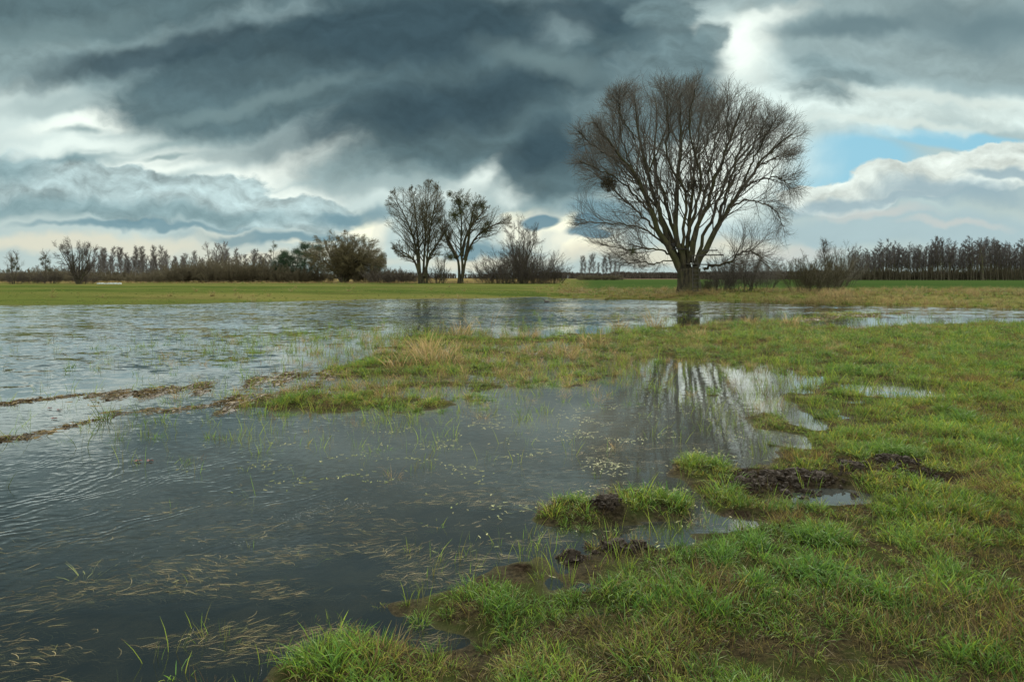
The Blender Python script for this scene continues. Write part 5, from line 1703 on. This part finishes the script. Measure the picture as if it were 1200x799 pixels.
GI = 'strips of matted dead grass lying in the flood water'
for pts, wid, lab, amt, gr_ in [
    ([(118, 459), (150, 461), (178, 460)], .30, 'dark brown litter strip with a green sprig, left end of the upper line', 1.1, .3),
    ([(170, 461), (205, 456), (256, 454)], .34, 'long brown litter strip right of the one with a sprig', 1.2, .3),
    ([(290, 447), (325, 444), (356, 441)], .45, 'reddish brown litter strip by the open lake edge, near the spit', 1.2, .3),
    ([(258, 473), (300, 470), (360, 464)], .35, 'straw-topped litter strip before the spit, lower line', 1.6, .2),
    ([(130, 483), (200, 480), (262, 474)], .16, 'thin litter strip trailing left from the straw-topped one', .7, .1),
    ([(-10, 476), (20, 472), (42, 468)], .16, 'thin dark litter strip at the far left water edge', .8, .1),
    ([(40, 470), (70, 466), (98, 462)], .12, 'faint litter line between the far left strip and the sprigged one', .6, .1),
    ([(55, 506), (80, 500), (112, 492)], .10, 'thin litter line below the left strips, by the tallest tuft', .6, .0),
    ([(-5, 514), (20, 512), (50, 510)], .12, 'soggy litter patch around the drooping clump at the left', .8, .1),
    ([(372, 438), (420, 432), (462, 428)], .6, 'broad brown litter bed on the left shoulder of the spit', 1.2, .5),
    ([(590, 415), (650, 412), (706, 408)], .35, 'brown litter ridge along the middle of the spit', 1.2, .3),
    ([(966, 371), (990, 368), (1012, 368)], .9, 'brown grassy strip in the right channel', 2.0, .6),
    ([(925, 378), (950, 374), (972, 372)], .5, 'thin brown strip in the channel left of the grassy one', 1.2, .3),
    ([(1014, 368), (1040, 367), (1062, 366.5)], .4, 'faint brown strip in the channel right of the grassy one', 1.0, .3),
]:
    islet('litter_strip', pts, wid, lab, 'dead grass', GI, amt, gr_)
    
# fallen leaves on the water
LEAF_R = plain_material('red_leaf', (0.07, 0.02, 0.015, 1), .6, .3)
for px, py, lab in [(58, 479, 'small dark red leaf floating left of a pair of leaves'), (69, 481, 'crumpled dark red leaf floating below the left litter strips'), (63, 491, 'small dark leaf floating lowest below the left litter strips'), (161, 541, 'pale reddish leaf floating in the open pool'), (175, 541, 'small reddish leaf floating right of the pale one')]:
    x, y = ground_pt(px, py); rg = np.random.default_rng(px)
    g = Geo(); a = np.linspace(0, 2 * np.pi, 13)[:-1]
    rr_ = .020 * (1 + .3 * np.cos(a * 3) + .15 * rg.normal(0, 1, 12))
    V = np.concatenate([np.stack([np.cos(a) * rr_ * 1.4, np.sin(a) * rr_, .008 + .012 * np.sin(a * 2) ** 2], 1), [[0, 0, .006]]])
    g.add(V, np.stack([np.arange(12), (np.arange(12) + 1) % 12, np.full(12, 12)], 1))
    tag(link('fallen_leaf', g.mesh('fallen_leaf', LEAF_R), None, (x, y, 0)), lab, 'leaf', 'leaves floating in the left pool')

# mud clods
MUDM = plain_material('wet_mud', (0.020, 0.014, 0.0095, 1), .8, .1, .5, 14.0)
from mathutils import noise as mnoise
def clod(px, py, r_, lab, seed):
    x, y = ground_pt(px, py)
    r_ = r_ * .62
    bm = bmesh.new(); bmesh.ops.create_icosphere(bm, subdivisions=5, radius=1)
    for v_ in bm.verts:
        p = v_.co * 1.6 + Vector((seed * 3.1, 0, 0))
        k = 1 + .34 * mnoise.noise(p) + .24 * mnoise.noise(p * 2.7) + .14 * mnoise.noise(p * 6.5) + .10 * mnoise.noise(p * 13) + .07 * mnoise.noise(p * 27)
        v_.co = Vector((v_.co.x * 1.5, v_.co.y * .8, max(v_.co.z * .55, -.3))) * k * r_
    me = bpy.data.meshes.new('mud_clod'); bm.to_mesh(me); bm.free()
    for p in me.polygons: p.use_smooth = True
    me.materials.append(MUDM)
    o = link('mud_clod', me, None, (x, y, max(zground(x, y), 0) + r_ * .12)); o.rotation_euler = (0, 0, seed)
    tag(o, lab, 'mud clod', 'dark clods of churned mud')
for k, (px, py, r_, lab) in enumerate([
    (868, 573, .085, 'dark mud clod at the left end of the mud bank, against the green clump'), (905, 566, .10, 'rough mud clod on the left half of the mud bank'), (932, 560, .11, 'largest mud clod on the crest of the mud bank'),
    (962, 566, .09, 'mud clod at the right end of the mud bank above the bright puddle'), (998, 555, .085, 'lone mud clod between the bank and the upper ridge'), (1042, 546, .09, 'mud clod at the left of the small upper ridge'),
    (1062, 549, .07, 'mud clod at the right of the small upper ridge'), (1092, 566, .06, 'low mud clod at the right end of the rut'), (711, 607, .075, 'dark mud clod on the grassy islet'),
    (722, 643, .085, 'long dark mud clod on the meadow edge below the islet'), (672, 655, .05, 'small mud clod left of the long one on the meadow edge'), (748, 640, .05, 'small mud clod right of the long one'),
    (775, 580, .05, 'small mud clod left of the mud bank'), (920, 580, .07, 'mud clod on the water side of the mud bank'), (945, 577, .06, 'mud clod at the brim of the bright puddle')]):
    clod(px, py, r_, lab, k + 1.3)
# crumbs of churned soil round the ruts
g = Geo(); rg = np.random.default_rng(15)
ico = bmesh.new(); bmesh.ops.create_icosphere(ico, subdivisions=2, radius=1)
IV = np.array([v_.co[:] for v_ in ico.verts]); IF = np.array([[q.index for q in f.verts] for f in ico.faces]); ico.free()
for (px, py, rx, ry, n) in [(925, 568, 56, 11, 330), (880, 572, 20, 9, 80), (1050, 549, 24, 6, 100), (998, 554, 14, 6, 60), (725, 645, 34, 5, 90), (711, 608, 12, 4, 60), (1085, 563, 24, 6, 100), (672, 656, 14, 4, 50)]:
    for q in range(n):
        a_, b_ = px + rg.normal(0, .55) * rx, py + rg.normal(0, .55) * ry
        X_, Y_ = ground_pt(a_, b_)
        rr_ = .004 + .026 * rg.uniform(0, 1) ** 2.2
        V = IV * (rr_ * rg.uniform(.45, 1.5, (len(IV), 1))) * rg.uniform(.7, 1.3, 3) + [X_, Y_, 0]
        g.add(V, IF); 
XY = np.concatenate(g.V); cc = XY.reshape(-1, len(IV), 3)
hh = terrain(cc[:, :, 0].mean(1), cc[:, :, 1].mean(1))[0]
cc[:, :, 2] += np.maximum(hh, -.01)[:, None]
g.V = [cc.reshape(-1, 3)]
tag(link('soil_crumbs', g.mesh('soil_crumbs', MUDM, False)), 'dark crumbs of churned wet soil round the ruts', 'soil', kind='stuff')

# the same meadow carried on past both sides of the view and up to the photographer's feet
n0 = 90000
x, y, r = cand(n0, 0.7, 48, -1.1, 1.28)
a_ = np.arctan2(x, y)
h, mud, s1, s2 = terrain(x, y)
dens = n0 / (math.log(48 / 0.7) * 2.38) / r ** 2
keep = ((np.abs(a_) > 0.72) | (r < 1.7)) & (RNG.uniform(0, 1, n0) < np.minimum(1, 300 / dens)) & (s2 < 0)
keep &= RNG.uniform(0, 1, n0) < sstep(-0.01, 0.045, h) * (.5 + .5 * sstep(-.28, .1, fbm(x / .5, y / .5, 3, 71)))
x, y, r, h = [q[keep] for q in (x, y, r, h)]
n = len(x)
idx = np.where(RNG.uniform(0, 1, n) < .12, 6 + RNG.integers(0, 5, n), RNG.integers(0, 6, n))
idx = np.where(RNG.uniform(0, 1, n) < .12, 11 + RNG.integers(0, 3, n), idx)
scl = RNG.uniform(0.75, 1.25, n) * np.interp(r, [2, 6, 15, 30, 48], [0.74, 0.80, 1.2, 1.8, 2.6])
scatter('meadow_grass', np.stack([x, y, h], 1), idx, scl, tones(x, y, n), 'wet pasture grass carried on beyond the sides of the view')

# ================================================================== air
if HAZE > 0:
    m, t, out = new_mat('haze')
    pv = t.n('ShaderNodeVolumePrincipled')
    pv.inputs['Color'].default_value = (0.80, 0.90, 1.0, 1)
    pv.inputs['Density'].default_value = HAZE
    pv.inputs['Anisotropy'].default_value = 0.2
    t.t.links.new(pv.outputs[0], out.inputs['Volume'])
    g = Geo()
    box_bm(g, (0, 0, 0), (1, 1, 1))
    hz_o = link('haze', g.mesh('haze', m, False), None, (0, 0, -5))
    hz_o.scale = (13000, 13000, 80)
    hz_o.location = (0, 0, 80 / 2 - 31.5)
    tag(hz_o, 'thin pale air softening the farthest woods', 'haze', kind='stuff')
